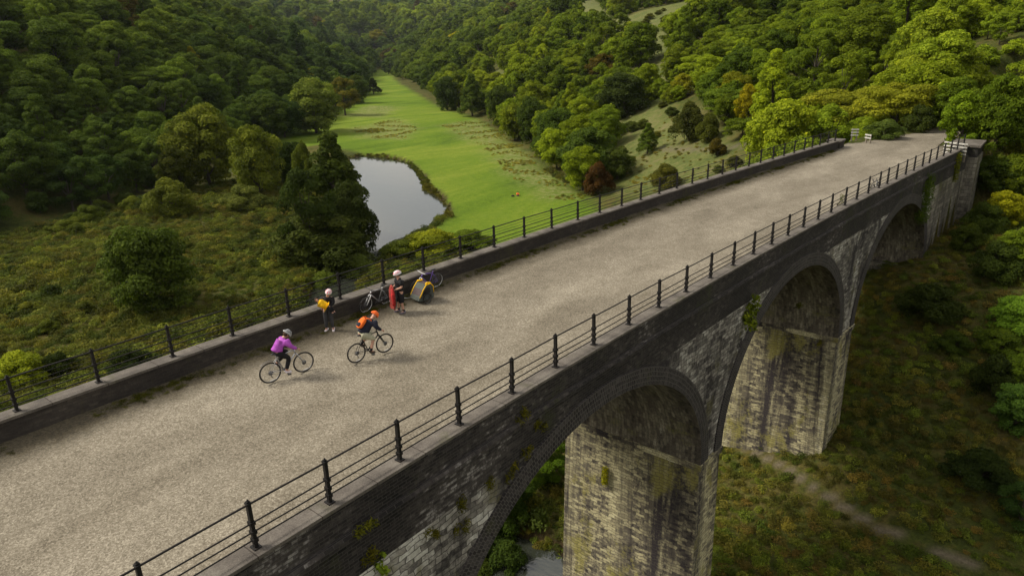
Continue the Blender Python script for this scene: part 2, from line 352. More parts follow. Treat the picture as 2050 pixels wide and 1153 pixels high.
TUFTS = [pxpoly(p, FLOOR_Z) for p in ([(700, 262), (790, 236), (840, 258), (810, 278), (730, 276)], [(880, 250), (960, 240), (1060, 300), (1130, 360), (1180, 400), (1110, 400), (1030, 360), (960, 290)], [(680, 235), (740, 212), (800, 215), (760, 235)])]
CLEAR = [pxpoly(p) for p in ([(1222, 245), (1320, 205), (1400, 240), (1465, 295), (1500, 335), (1400, 385), (1270, 392), (1225, 330)], [(1215, 45), (1320, 14), (1395, 0), (1435, 4), (1415, 55), (1335, 118), (1295, 118), (1262, 85), (1165, 66)], [(940, 170), (1000, 138), (1030, 165), (1000, 195)], [(1060, 10), (1200, 2), (1225, 45), (1110, 55)], [(1290, 120), (1335, 105), (1350, 150), (1310, 200), (1280, 180)])]
TRACK = [(-9, 42), (-4.2, 40.4), (-1, 39), (2.5, 37.2), (6, 35.8), (10.5, 35.2), (16, 34), (26, 30)]
HTRACK = [tuple(ground(px, py)[:2]) for px, py in ((1325, 299), (1370, 300), (1420, 300), (1455, 298), (1500, 292), (1560, 290))]
def polymask(P, poly, soft):
    d = segdist(P, poly, True); i = inside(P, poly); s = np.where(i, d, -d); s = s+vnoise(P, .5)*soft*.4
    return smooth(s, -soft, soft)
def build_terrain():
    azs = np.concatenate([np.arange(-180, -95, 3.0), np.arange(-95, 32, .27), np.arange(32, 180, 3.0)])
    rr = [3.0]
    while rr[-1] < 5200: rr.append(rr[-1]*(1.0135 if rr[-1] < 260 else 1.022)+.06)
    rr = np.array(rr); A, Rr = np.meshgrid(np.radians(azs), rr)
    P = np.stack([(CX+Rr*np.sin(A)).ravel(), (Rr*np.cos(A)).ravel()], 1); z = height(P)
    far = segdist(P, [(CX, 0), (CX, .01)]); z = z+np.clip((far-1500)/1500, 0, 1)*90
    V = np.column_stack([P, z]); nr, na = A.shape
    i = np.arange(nr-1)[:, None]*na+np.arange(na)[None, :]; j = np.arange(nr-1)[:, None]*na+(np.arange(na)+1)[None, :] % na
    F = np.stack([i, j, j+na, i+na], -1).reshape(-1, 4)
    c0 = len(V); V = np.vstack([V, [[CX, 0, hz(CX, 0)]]])
    me = bpy.data.meshes.new('ground'); fan = [(c0, (k+1) % na, k) for k in range(na)]
    me.vertices.add(len(V)); me.vertices.foreach_set('co', V.astype(np.float32).ravel())
    nl = len(F)*4+len(fan)*3; me.loops.add(nl); me.loops.foreach_set('vertex_index', np.concatenate([F.ravel(), np.array(fan).ravel()]).astype(np.int32))
    me.polygons.add(len(F)+len(fan)); me.polygons.foreach_set('loop_start', np.concatenate([np.arange(len(F))*4, len(F)*4+np.arange(len(fan))*3]).astype(np.int32))
    me.update(calc_edges=True)
    m = polymask(P, MEADOW, 2.5); g = np.zeros(len(P)); t = np.zeros(len(P))
    for c in CLEAR: g = np.maximum(g, polymask(P, c, 5))
    for c in TUFTS: t = np.maximum(t, polymask(P, c, 5))
    far = np.linalg.norm(P-[CX, 0], axis=1)
    trk = np.maximum(1-smooth(segdist(P, TRACK)+.12*vnoise(P, 2), .08, .30), .75*(1-smooth(segdist(P, HTRACK), .3, 1.1)))
    rd = segdist(P, RIVER, True); ri = inside(P, RIVER); s = np.where(ri, rd, -rd)+.5*vnoise(P, .5)+.3*vnoise(P, 1.7)
    bank = smooth(s, -1.9, -.9)
    for nm, cols in (('zone', (m, g, trk)), ('zone2', (t, bank, bank*0))):
        a = me.color_attributes.new(nm, 'FLOAT_COLOR', 'POINT'); D = np.ones((len(V), 4), np.float32)
        for k in range(3): D[:-1, k] = cols[k]
        a.data.foreach_set('color', D.ravel())
    me.materials.append(M['terrain']); me.shade_smooth()
    return meta(link('ground', me), kind='structure')
build_terrain()
wme = bpy.data.meshes.new('water'); WP = [(-175, 128), (-60, 128), (-50, 60), (60, 30), (60, -15), (-30, 5), (-110, 70), (-175, 95)]
wme.from_pydata([(x, y, -18.25) for x, y in WP], [], [tuple(range(len(WP)-1, -1, -1))]); wme.materials.append(M['water']); wme.update()
meta(link('water', wme), kind='structure')

# ---------------------------------------------------------------- the viaduct
via = empty('viaduct', (0, 0, 0), 0, 'dark stone and brick railway viaduct with tall arches carrying the gravel path', 'viaduct')
Y0, Y1 = -9.0, 69.6; CENT = [-.9, 15.85, 32.35, 49.7]; HA, RI, ZS = 7.3, 5.95, -7.9
def sweep(name, prof, mats, side, ya=Y0, yb=Y1, step=.5, parent=via, closed=True):
    # prof: list of (offset outwards from the post line, z) in order; extruded along the bridge
    mb = MB(); ys = np.arange(ya, yb+1e-6, step); L = [0]
    for a, b in zip(prof, prof[1:]+prof[:1]): L.append(L[-1]+math.hypot(b[0]-a[0], b[1]-a[1]))
    def X(y, o): return xr(y)+o if side > 0 else xl(y)-o
    n = len(prof) if closed else len(prof)-1
    for y, y2 in zip(ys[:-1], ys[1:]):
        for k in range(n):
            (o1, z1), (o2, z2) = prof[k], prof[(k+1) % len(prof)]
            p = [(X(y, o1), y, z1), (X(y2, o1), y2, z1), (X(y2, o2), y2, z2), (X(y, o2), y, z2)]
            vert = abs(z2-z1) > abs(o2-o1)
            a1, a2 = (z1, z2) if vert else (o1, o2)
            uv = [(y, a1), (y2, a1), (y2, a2), (y, a2)]
            if side < 0: p.reverse(); uv.reverse()
            mb.quad(p, uv)
    for y, rev in ((ya, 0), (float(ys[-1]), 1)):
        p = [(X(y, o), y, z) for o, z in prof]; uv = [(o, z) for o, z in prof]
        if (rev == 1) == (side > 0): p.reverse(); uv.reverse()
        if closed: mb.quad(p, uv)
    return mb.build(name, mats, parent)
BACK = -.27
for side in (1, -1):
    sweep('coping', [(BACK+(.06 if side > 0 else 0), 0), (.25, 0), (.25, -.07), (BACK+(.06 if side > 0 else 0), -.07)], M['coping'], side, yb=66.4 if side > 0 else 64.6)
    sweep('parapet_wall', [(-.22+(.06 if side > 0 else 0), -.073), (.20, -.073), (.20, -.74), (-.22+(.06 if side > 0 else 0), -.74)], M['inner'] if side < 0 else M['brick'], side, yb=66.0 if side > 0 else 64.6)
    sweep('string_course', [(.1, -.72), (.28, -.72), (.33, -.78), (.33, -.88), (.1, -.88)], M['brick'], side, yb=66.0 if side > 0 else 64.6)
# the inside of the right parapet uses the same warm brick
def intr(y):
    for c in CENT:
        if abs(y-c) < HA: return ZS+RI*math.sqrt(max(0, 1-((y-c)/HA)**2))
    return None
for side in (1, -1):
    mb = MB(); ys = []
    for c in CENT: ys += [c-HA, c+HA]+[c+HA*math.cos(math.pi*k/48) for k in range(1, 48)]
    ys += list(np.arange(-9, 69.7, .4)); ys = sorted(set(round(v, 4) for v in ys if Y0 <= v <= Y1))
    def X(y, o=.25): return xr(y)+o if side > 0 else xl(y)-o
    for a, b in zip(ys[:-1], ys[1:]):
        mid = (a+b)/2; i = intr(mid)
        solid = mid > CENT[-1]+HA
        za = intr(a) if i is not None else None; zb = intr(b) if i is not None else None
        if i is not None: za = ZS if za is None else za; zb = ZS if zb is None else zb
        else: za = zb = (-19.5 if solid else ZS)
        zm = -1.85
        for (t1, t2), (b1, b2), mi in (((-.88, -.88), (zm, zm), 0), ((zm, zm), (za, zb), 2 if solid else 1)):
            p = [(X(a), a, b1), (X(b), b, b2), (X(b), b, t2), (X(a), a, t1)]; uv = [(q[1], q[2]) for q in p]
            if side < 0: p.reverse(); uv.reverse()
            if b1 < t1-1e-4 or b2 < t2-1e-4: mb.quad(p, uv, mi)
    mb.build('spandrel_wall', [M['brick'], M['stone'], M['abut']], via)
for c in CENT:
    mb = MB(); n = 56
    for k in range(n):
        t1, t2 = math.pi*k/n, math.pi*(k+1)/n
        p = []
        for t in (t1, t2):
            y = c+HA*math.cos(t); z = ZS+RI*math.sin(t); p.append((y, z))
        u1, u2 = (HA+RI)/2*t1, (HA+RI)/2*t2
        for s0, s1 in ((0, .5), (.5, 1)):
            def XX(y, s): return (xr(y)+.31)*(1-s)+(xl(y)-.31)*s
            q = [(XX(p[0][0], s0), p[0][0], p[0][1]), (XX(p[1][0], s0), p[1][0], p[1][1]), (XX(p[1][0], s1), p[1][0], p[1][1]), (XX(p[0][0], s1), p[0][0], p[0][1])]
            mb.quad(q[::-1], [(u1, s1*10), (u2, s1*10), (u2, s0*10), (u1, s0*10)])
    mb.build('arch_barrel', M['soffit'], via)
    for side in (1, -1):
        mb = MB()
        for k in range(n):
            t1, t2 = math.pi*k/n, math.pi*(k+1)/n; rows = 0
            q = []
            for t, r in ((t1, 0), (t2, 0), (t2, .64), (t1, .64)):
                y = c+(HA+r)*math.cos(t); z = ZS+(RI+r)*math.sin(t)
                q.append(((xr(y)+.315 if side > 0 else xl(y)-.315), y, z))
            u1, u2 = 6.9*t1, 6.9*t2; uv = [(u1, 0), (u2, 0), (u2, .64), (u1, .64)]
            if side > 0: mb.quad(q[::-1], uv[::-1])
            else: mb.quad(q, uv)
            top = [q[3], q[2], (q[2][0]-.08*side, q[2][1], q[2][2]), (q[3][0]-.08*side, q[3][1], q[3][2])]
            mb.quad(top if side < 0 else top[::-1], [(u1, 0), (u2, 0), (u2, .08), (u1, .08)])
        mb.build('arch_ring', M['ring'], via)
# piers, battered, with an impost moulding at the springing
PW = 6.3
for ya, yb in ((-10, -8.25), (6.42, 8.53), (23.17, 25.03), (39.67, 42.38)):
    mb = MB(); zt, zb = ZS-.3, -20.5; bt = .012
    def corners(z):
        e = (zt-z)*bt; ym = (ya+yb)/2
        xR1, xR2 = xr(ya)+.25+e, xr(yb)+.25+e
        return [(xR1, ya-e, z), (xR2, yb+e, z), (xR2-.25-PW-e*2, yb+e, z), (xR1-.25-PW-e*2, ya-e, z)]
    T, B = corners(zt), corners(zb); u = 0
    for k in range(4):
        k2 = (k+1) % 4; w = math.dist(T[k], T[k2]); nz = 10
        for j in range(nz):
            f0, f1 = j/nz, (j+1)/nz
            lo = lambda f, q: tuple(B[q][i]*(1-f)+T[q][i]*f for i in range(3))
            mb.quad([lo(f0, k), lo(f0, k2), lo(f1, k2), lo(f1, k)], [(u, lo(f0, k)[2]), (u+w, lo(f0, k2)[2]), (u+w, lo(f1, k2)[2]), (u, lo(f1, k)[2])])
        u += w+3.7
    mb.build('pier', M['pier'], via)
    mb = MB(); e = .06; xa, xb = xr(ya)+.25, xr(yb)+.25
    for z0, z1, ee in ((ZS-.3, ZS-.16, e*.5), (ZS-.16, ZS+.004, e)):
        T = [(xa+ee+.06, ya-ee, z1), (xb+ee+.06, yb+ee, z1), (xb-PW-.3-ee, yb+ee, z1), (xa-PW-.3-ee, ya-ee, z1)]; Bt = [(p[0], p[1], z0) for p in T]
        mb.quad(T, [(p[0], p[1]) for p in T]); mb.quad(Bt[::-1], [(p[0], p[1]) for p in Bt])
        for k in range(4):
            k2 = (k+1) % 4; w = math.dist(T[k], T[k2]); mb.quad([Bt[k], Bt[k2], T[k2], T[k]], [(0, z0), (w, z0), (w, z1), (0, z1)])
    mb.build('impost', M['pier'], via)
# skewback shelf at the foot of the third arch and end pilaster blocks
mb = MB(); mb.box((xr(66)-1.05, 66.0, -20), (xr(69.8)+.62, 69.9, -.9)); mb.build('abutment_pier', M['abut'], via)
mb = MB(); mb.box((xr(66)-.95, 66.05, -.897), (xr(69.8)+.52, 69.8, -.12)); mb.build('pilaster', M['brick'], via)
mb = MB(); mb.box((xr(66)-1.15, 65.95, -.117), (xr(69.8)+.68, 70.0, .05)); mb.build('pilaster_cap', M['coping'], via)
mb = MB(); mb.box((xl(64.6)-.7, 64.602, -1.2), (xl(64.6)+.35, 66.0, -.12)); mb.build('pilaster', M['inner'], via)
mb = MB(); mb.box((xl(64.6)-.8, 64.605, -.117), (xl(64.6)+.42, 66.1, .01)); mb.build('pilaster_cap', M['coping'], via)
# springing wall below arch three on the hillside
mb = MB(); yb_ = CENT[-1]+HA; mb.box((xl(yb_)+.0, yb_-.35, -20), (xr(yb_)+.24, yb_+.5, ZS-.02)); mb.build('abutment_wall', M['abut'], via)

# trackbed on the bridge
def path_sheet():
    ys = np.concatenate([np.arange(-9, 62, .5)]); us = np.linspace(0, 1, 25); V = []; D = []
    for y in ys:
        for u in us:
            a, b = xl(y)+.2, xr(y)-.2; x = a+(b-a)*u; wl = x-a
            V.append((x, y, ZG+.012*math.sin(x*2.1+y*.7)+.010*math.sin(y*1.9-x)+.09*max(0, 1-wl/.9)-.03*math.exp(-((u-.5)/.16)**2)))
            D.append(max(0, 1-wl/1.8)*1.1+max(0, 1-(b-x)/.8)*.6+.12+.10*math.exp(-((u-.36)/.035)**2)+.10*math.exp(-((u-.58)/.035)**2))
    n = len(us); F = [(i*n+k, i*n+k+1, (i+1)*n+k+1, (i+1)*n+k) for i in range(len(ys)-1) for k in range(n-1)]
    me = bpy.data.meshes.new('path'); me.from_pydata(V, [], F); a = me.attributes.new('dirt', 'FLOAT', 'POINT'); a.data.foreach_set('value', np.array(D, np.float32))
    uv = me.uv_layers.new(); me.materials.append(M['gravel']); me.shade_smooth()
    return meta(link('gravel_path', me), kind='structure')
path_sheet()
def apron():
    pts = [(-5.4, 60.2), (3.2, 60.2), (3.4, 66), (2.2, 69), (1.6, 73), (2.1, 79), (3.6, 90), (6.5, 104), (11, 122), (8.5, 123), (3.6, 106), (.6, 92), (-1.2, 82), (-3.0, 75), (-4.2, 71), (-5.6, 68), (-5.4, 64)]
    bm = bmesh.new(); dl = bm.verts.layers.float.new('dirt')
    xs = np.arange(-7, 13, .5); ys = np.arange(60.0, 124, .5); P = np.array([(x, y) for y in ys for x in xs]); ins = inside(P, pts); d = segdist(P, pts, True); s = np.where(ins, d, -d)+.25*vnoise(P, 1.5)
    vs = {}
    for i, (x, y) in enumerate(P): vs[i] = (x, y, s[i])
    nx = len(xs); made = {}
    def gv(i):
        if i not in made:
            x, y, ss = vs[i]; v = bm.verts.new((x, y, ZG-(.05 if y < 61.6 else .004)-.05*max(0, min(1, .3-ss)))); v[dl] = max(0, .7-ss*.6) if y > 64 else .12; made[i] = v
        return made[i]
    for r in range(len(ys)-1):
        for k in range(nx-1):
            q = [r*nx+k, r*nx+k+1, (r+1)*nx+k+1, (r+1)*nx+k]
            if sum(s[i] > -.2 for i in q) >= 3: bm.faces.new([gv(i) for i in q])
    me = bpy.data.meshes.new('approach_path'); bm.to_mesh(me); bm.free(); me.materials.append(M['gravel']); me.shade_smooth()
    meta(link('approach_path', me), kind='structure')
apron()

# ---------------------------------------------------------------- railings
RY = [4.84, 6.44, 8.26, 10.11, 12.04, 13.9, 15.77, 17.72, 19.6, 21.52, 23.43, 25.39, 27.3, 29.19, 31.0, 32.86, 34.77, 36.59, 38.64, 40.52, 42.48, 44.42, 46.01, 47.83, 49.83, 51.66, 53.7, 55.38, 57.27, 59.2, 61.2, 63.2, 65.2]
LY = [4.03, 5.95, 7.98, 9.87, 11.89, 13.97, 15.97, 18.0, 20.08, 22.18, 24.23, 26.28, 28.39, 30.31, 32.37, 34.29, 36.29, 38.3, 40.17, 42.15, 44.17, 46.09, 48.09, 49.95, 52.04, 53.95, 55.84, 57.77, 59.36, 60.96, 62.7, 64.3]
RY = [-1.0, .95, 2.95]+RY; LY = [-2.0, .1, 2.1]+LY
HP = .97
def post_mesh():
    mb = MB(); mb.box((-.041, -.034, 0), (.041, .034, HP-.06)); mb.box((-.052, -.045, HP-.06), (.052, .045, HP-.03)); mb.box((-.03, -.03, HP-.03), (.03, .03, HP+.0))
    mb.box((-.085, -.075, 0), (.085, .075, .022)); mb.tube([(0, 0, HP), (0, 0, HP+.03)], [.022, .012], 8)
    for z in (.17, .33, .52): mb.box((-.06, -.05, z-.035), (.06, .05, z+.035))
    return mb
for side, YS, lab in ((1, RY, 'black iron post and rail fence on the coping nearest the camera'), (-1, LY, 'black iron post and rail fence on the far coping behind the people')):
    X = xr if side > 0 else xl
    fn = empty('railing', (X(YS[0]), YS[0], 0), 0, lab, 'railing', 'railings along the two parapets')
    o0 = fn.location.copy(); pm = None
    for y in YS:
        if pm is None: p0 = post_mesh().build('post', M['iron'], fn); pm = p0.data; o = p0
        else: o = bpy.data.objects.new('post', pm); COL.objects.link(o); o.parent = fn
        o.location = Vector((X(y), y, .002))-o0; o.rotation_euler = (R_(random.uniform(-.8, .8)), R_(random.uniform(-.8, .8)), -math.atan((X(y+.5)-X(y-.5)))+R_(random.uniform(-2, 2)))
    rails = [(.90, .021), (.52, .017), (.33, .016), (.17, .016)]
    if side < 0: rails += [(.77, .007), (.645, .007)]
    for z, r in rails:
        ys = sorted(set(list(np.arange(YS[0]-1, YS[-1]+.1, .6))+YS))
        mb = MB().tube([(X(y)-o0.x, y-o0.y, z+.006*math.sin(y*1.3+z*9)) for y in ys], r, 6)
        mb.build('rail' if r > .01 else 'wire', M['iron'], fn, True)

# ---------------------------------------------------------------- foliage
def leaves_mesh(name, lobes, n, size, upb=.35, g=None, aspect=.62, trunk=None, inner=.12):
    g = g or rng
    C = np.array([l[0] for l in lobes], float); Rl = np.array([l[1] for l in lobes], float)
    w = (Rl[:, 0]*Rl[:, 1]+Rl[:, 0]*Rl[:, 2]); w = w/w.sum()
    k = g.choice(len(lobes), n, p=w); d = g.normal(size=(n, 3)); d /= np.linalg.norm(d, axis=1)[:, None]
    flip = (d[:, 2] < 0) & (g.random(n) < upb*2); d[flip, 2] *= -1
    rad = .80+.26*g.random(n)**.7; ii = g.random(n) < inner; rad[ii] = g.random(ii.sum())*.8
    # finger-like bumps on every clump so its outline is ragged
    bump = 1+.16*np.sin(d[:, 0]*7+k*1.7)*np.sin(d[:, 1]*7+k)*np.cos(d[:, 2]*6)
    P = C[k]+d*Rl[k]*(rad*bump)[:, None]
    N = d*.75+g.normal(size=(n, 3))*.42+np.array([0, 0, .35]); N /= np.linalg.norm(N, axis=1)[:, None]
    T = np.cross(N, g.normal(size=(n, 3))); T /= np.linalg.norm(T, axis=1)[:, None]; B = np.cross(N, T)
    s = size*(.6+.8*g.random(n))[:, None]
    V = np.stack([P-T*s*.55, P+B*s*aspect*.5-N*s*.08, P+T*s*.55, P-B*s*aspect*.5-N*s*.08], 1).reshape(-1, 3)
    lobev = g.random(len(lobes))*.42+.12; lv = lobev[k]+g.random(n)*.34; lv = np.clip(lv, 0, .96)
    hot = g.random(n) < .015; lv[hot] = 1
    tv, tf = ([], [])
    if trunk:
        mb = MB()
        for pts, r in trunk: mb.tube(pts, r, 7, cap=False)
        tv, tf = mb.v, mb.f
    nv = len(V); nf = n
    me = bpy.data.meshes.new(name); allv = np.vstack([V, np.array(tv)]) if len(tv) else V
    me.vertices.add(len(allv)); me.vertices.foreach_set('co', allv.astype(np.float32).ravel())
    loops = np.arange(nv); 
    if tf: loops = np.concatenate([loops, np.array(tf).ravel()+nv])
    me.loops.add(len(loops)); me.loops.foreach_set('vertex_index', loops.astype(np.int32))
    me.polygons.add(nf+len(tf)); me.polygons.foreach_set('loop_start', (np.arange(nf+len(tf))*4).astype(np.int32))
    me.materials.append(M['leaf'])
    if tf:
        me.materials.append(M['bark']); me.polygons.foreach_set('material_index', np.array([0]*nf+[1]*len(tf), np.int32))
    me.update(calc_edges=True)
    a = me.attributes.new('leafvar', 'FLOAT', 'FACE'); a.data.foreach_set('value', np.concatenate([lv, np.zeros(len(tf))]).astype(np.float32))
    return me
def tree_parts(kind, seed):
    g = np.random.default_rng(seed); lobes = []
    if kind == 'round':       # broad crown of unequal clumps
        Rr, H, zc = 4.2, 8.6, 4.5; nl = 70
        for i in range(nl):
            a = i*2.4+g.uniform(-.4, .4); v = 1-1.85*(i+.5)/nl; rr = math.sqrt(max(.02, 1-v*v))*g.uniform(.5, 1.12)
            lr = g.uniform(.5, 1.25)*(1.1 if v > 0 else .95)
            lobes.append(((Rr*.82*rr*math.cos(a), Rr*.82*rr*math.sin(a), zc+v*3.5+g.uniform(-.5, .5)), (lr, lr, lr*.78)))
        for i in range(6): lobes.append(((g.uniform(-1.5, 1.5), g.uniform(-1.5, 1.5), zc+g.uniform(-1, 1.5)), (1.7, 1.7, 1.4)))
    elif kind == 'wide':      # spreading, layered sprays
        Rr, zc = 4.8, 4.2
        for i in range(44):
            a = i*2.4; rr = g.uniform(.15, 1)**.6; v = math.sqrt(max(0, 1-rr*rr))
            lr = g.uniform(.7, 1.5); lobes.append(((Rr*.9*rr*math.cos(a), Rr*.9*rr*math.sin(a), zc+v*2.6*g.uniform(.3, 1)-rr*3.0*g.random()), (lr*1.25, lr*1.25, lr*.45)))
    elif kind == 'tall':      # upright, narrowing to a broken top
        for i in range(40):
            t = (i+.5)/40; z = 1.6+t*9.2; rr = 2.9*(1-t**1.7)*g.uniform(.35, 1)+.15; a = i*2.4+g.uniform(-.5, .5); lr = g.uniform(.7, 1.25)*(1.1-.5*t)
            lobes.append(((rr*math.cos(a), rr*math.sin(a), z), (lr, lr, lr*.9)))
    elif kind == 'bush':      # down to the ground
        for i in range(26):
            a = i*2.4; v = g.uniform(0, 1); rr = math.sqrt(1-v*v)*g.uniform(.5, .95); lr = g.uniform(.6, 1.2)
            lobes.append(((2.9*rr*math.cos(a), 2.9*rr*math.sin(a), .7+3.0*v+g.uniform(-.2, .3)), (lr, lr, lr*.85)))
    elif kind == 'loose':     # airy crown with gaps
        for i in range(30):
            a = i*2.4+g.uniform(-.6, .6); v = g.uniform(-.9, 1); rr = math.sqrt(max(.05, 1-v*v))*g.uniform(.6, 1.05); lr = g.uniform(.6, 1.2)
            lobes.append(((3.7*rr*math.cos(a), 3.7*rr*math.sin(a), 5.0+v*3.6), (lr, lr, lr*.8)))
    top = max(l[0][2] for l in lobes)
    tr = [([(0, 0, -.6), (.06, .03, 1.2), (-.05, .08, 2.6), (.05, 0, top*.75)], [.27, .2, .16, .05])] if kind != 'bush' else [([(0, 0, -.4), (0, 0, 2.2)], [.16, .05])]
    for i in g.choice(len(lobes), min(10, len(lobes)), replace=False):
        c = lobes[i][0]; z0 = min(c[2]*.55, 3.2) if kind != 'bush' else .3
        tr.append(([(0, 0, z0), (c[0]*.45, c[1]*.45, (z0+c[2])*.5+.2), (c[0]*.92, c[1]*.92, c[2])], [.10, .065, .02]))
    return lobes, tr
KINDS = [('round', 1), ('round', 2), ('round', 3), ('wide', 4), ('tall', 5), ('loose', 6), ('bush', 7), ('bush', 8)]
DIM = {'round': (9.6, 9.3), 'wide': (11.0, 7.6), 'tall': (6.6, 11.2), 'loose': (8.6, 9.2), 'bush': (7.0, 4.6)}   # full width and height
NEAR = []; FARV = bpy.data.collections.new('far_tree_kinds')
for i, (kd, sd_) in enumerate(KINDS):
    lobes, tr = tree_parts(kd, sd_); nn = {'round': 26000, 'wide': 25000, 'tall': 20000, 'loose': 15000, 'bush': 16000}[kd]
    ls = {'round': .27, 'wide': .25, 'tall': .25, 'loose': .24, 'bush': .20}[kd]
    crown = leaves_mesh('crown', lobes, nn, ls, g=np.random.default_rng(sd_+50))
    mb = MB()
    for pts, r in tr: mb.tube(pts, r, 7, cap=False)
    NEAR.append((kd, crown, mb.mesh('trunk', M['bark'])))
    fm = leaves_mesh('far_tree', lobes, int(nn*.42), ls*1.55, g=np.random.default_rng(sd_+90), trunk=tr[:3])
    fo = bpy.data.objects.new('far_tree_%d' % i, fm); FARV.objects.link(fo)
def plant_tree(ki, x, y, z, sx, sz, rz, tint, name, label, cat, group=None):
    kd, cm, tm = NEAR[ki]
    r = empty(name, (x, y, z), rz, label, cat, group); r.scale = (sx, sx, sz)
    c = bpy.data.objects.new('crown', cm); COL.objects.link(c); c.parent = r; c['tint'] = [float(v) for v in tint]
    t = bpy.data.objects.new('trunk', tm); COL.objects.link(t); t.parent = r
    return r
def gn_scatter(name, pts, rot, scl, idx, tint, coll, kind='stuff', label=None, cat=None):
    n = len(pts); me = bpy.data.meshes.new(name); me.vertices.add(n); me.vertices.foreach_set('co', np.asarray(pts, np.float32).ravel())
    for nm, ty, arr, key in (('srot', 'FLOAT_VECTOR', rot, 'vector'), ('sscl', 'FLOAT_VECTOR', scl, 'vector'), ('sidx', 'INT', idx, 'value')):
        a = me.attributes.new(nm, ty, 'POINT'); a.data.foreach_set(key, np.asarray(arr, np.int32 if ty == 'INT' else np.float32).ravel())
    a = me.attributes.new('tint', 'FLOAT_COLOR', 'POINT'); a.data.foreach_set('color', np.column_stack([tint, np.ones(n)]).astype(np.float32).ravel())
    o = link(name, me); meta(o, label, cat, None, kind)
    g = bpy.data.node_groups.new(name, 'GeometryNodeTree'); g.interface.new_socket('Geometry', in_out='INPUT', socket_type='NodeSocketGeometry'); g.interface.new_socket('Geometry', in_out='OUTPUT', socket_type='NodeSocketGeometry')
    N = g.nodes; gi = N.new('NodeGroupInput'); go = N.new('NodeGroupOutput'); ip = N.new('GeometryNodeInstanceOnPoints'); ci = N.new('GeometryNodeCollectionInfo')
    ci.inputs[0].default_value = coll; ci.inputs[1].default_value = True; ci.inputs[2].default_value = True; ip.inputs['Pick Instance'].default_value = True
    def na(nm, t):
        x = N.new('GeometryNodeInputNamedAttribute'); x.data_type = t; x.inputs[0].default_value = nm; return x.outputs[0]
    Lk = g.links.new; m2p = N.new('GeometryNodeMeshToPoints'); Lk(gi.outputs[0], m2p.inputs[0]); Lk(m2p.outputs[0], ip.inputs['Points']); Lk(ci.outputs[0], ip.inputs['Instance']); Lk(na('sidx', 'INT'), ip.inputs['Instance Index'])
    Lk(na('srot', 'FLOAT_VECTOR'), ip.inputs['Rotation']); Lk(na('sscl', 'FLOAT_VECTOR'), ip.inputs['Scale']); Lk(ip.outputs[0], go.inputs[0])
    md = o.modifiers.new('scatter', 'NODES'); md.node_group = g; return o

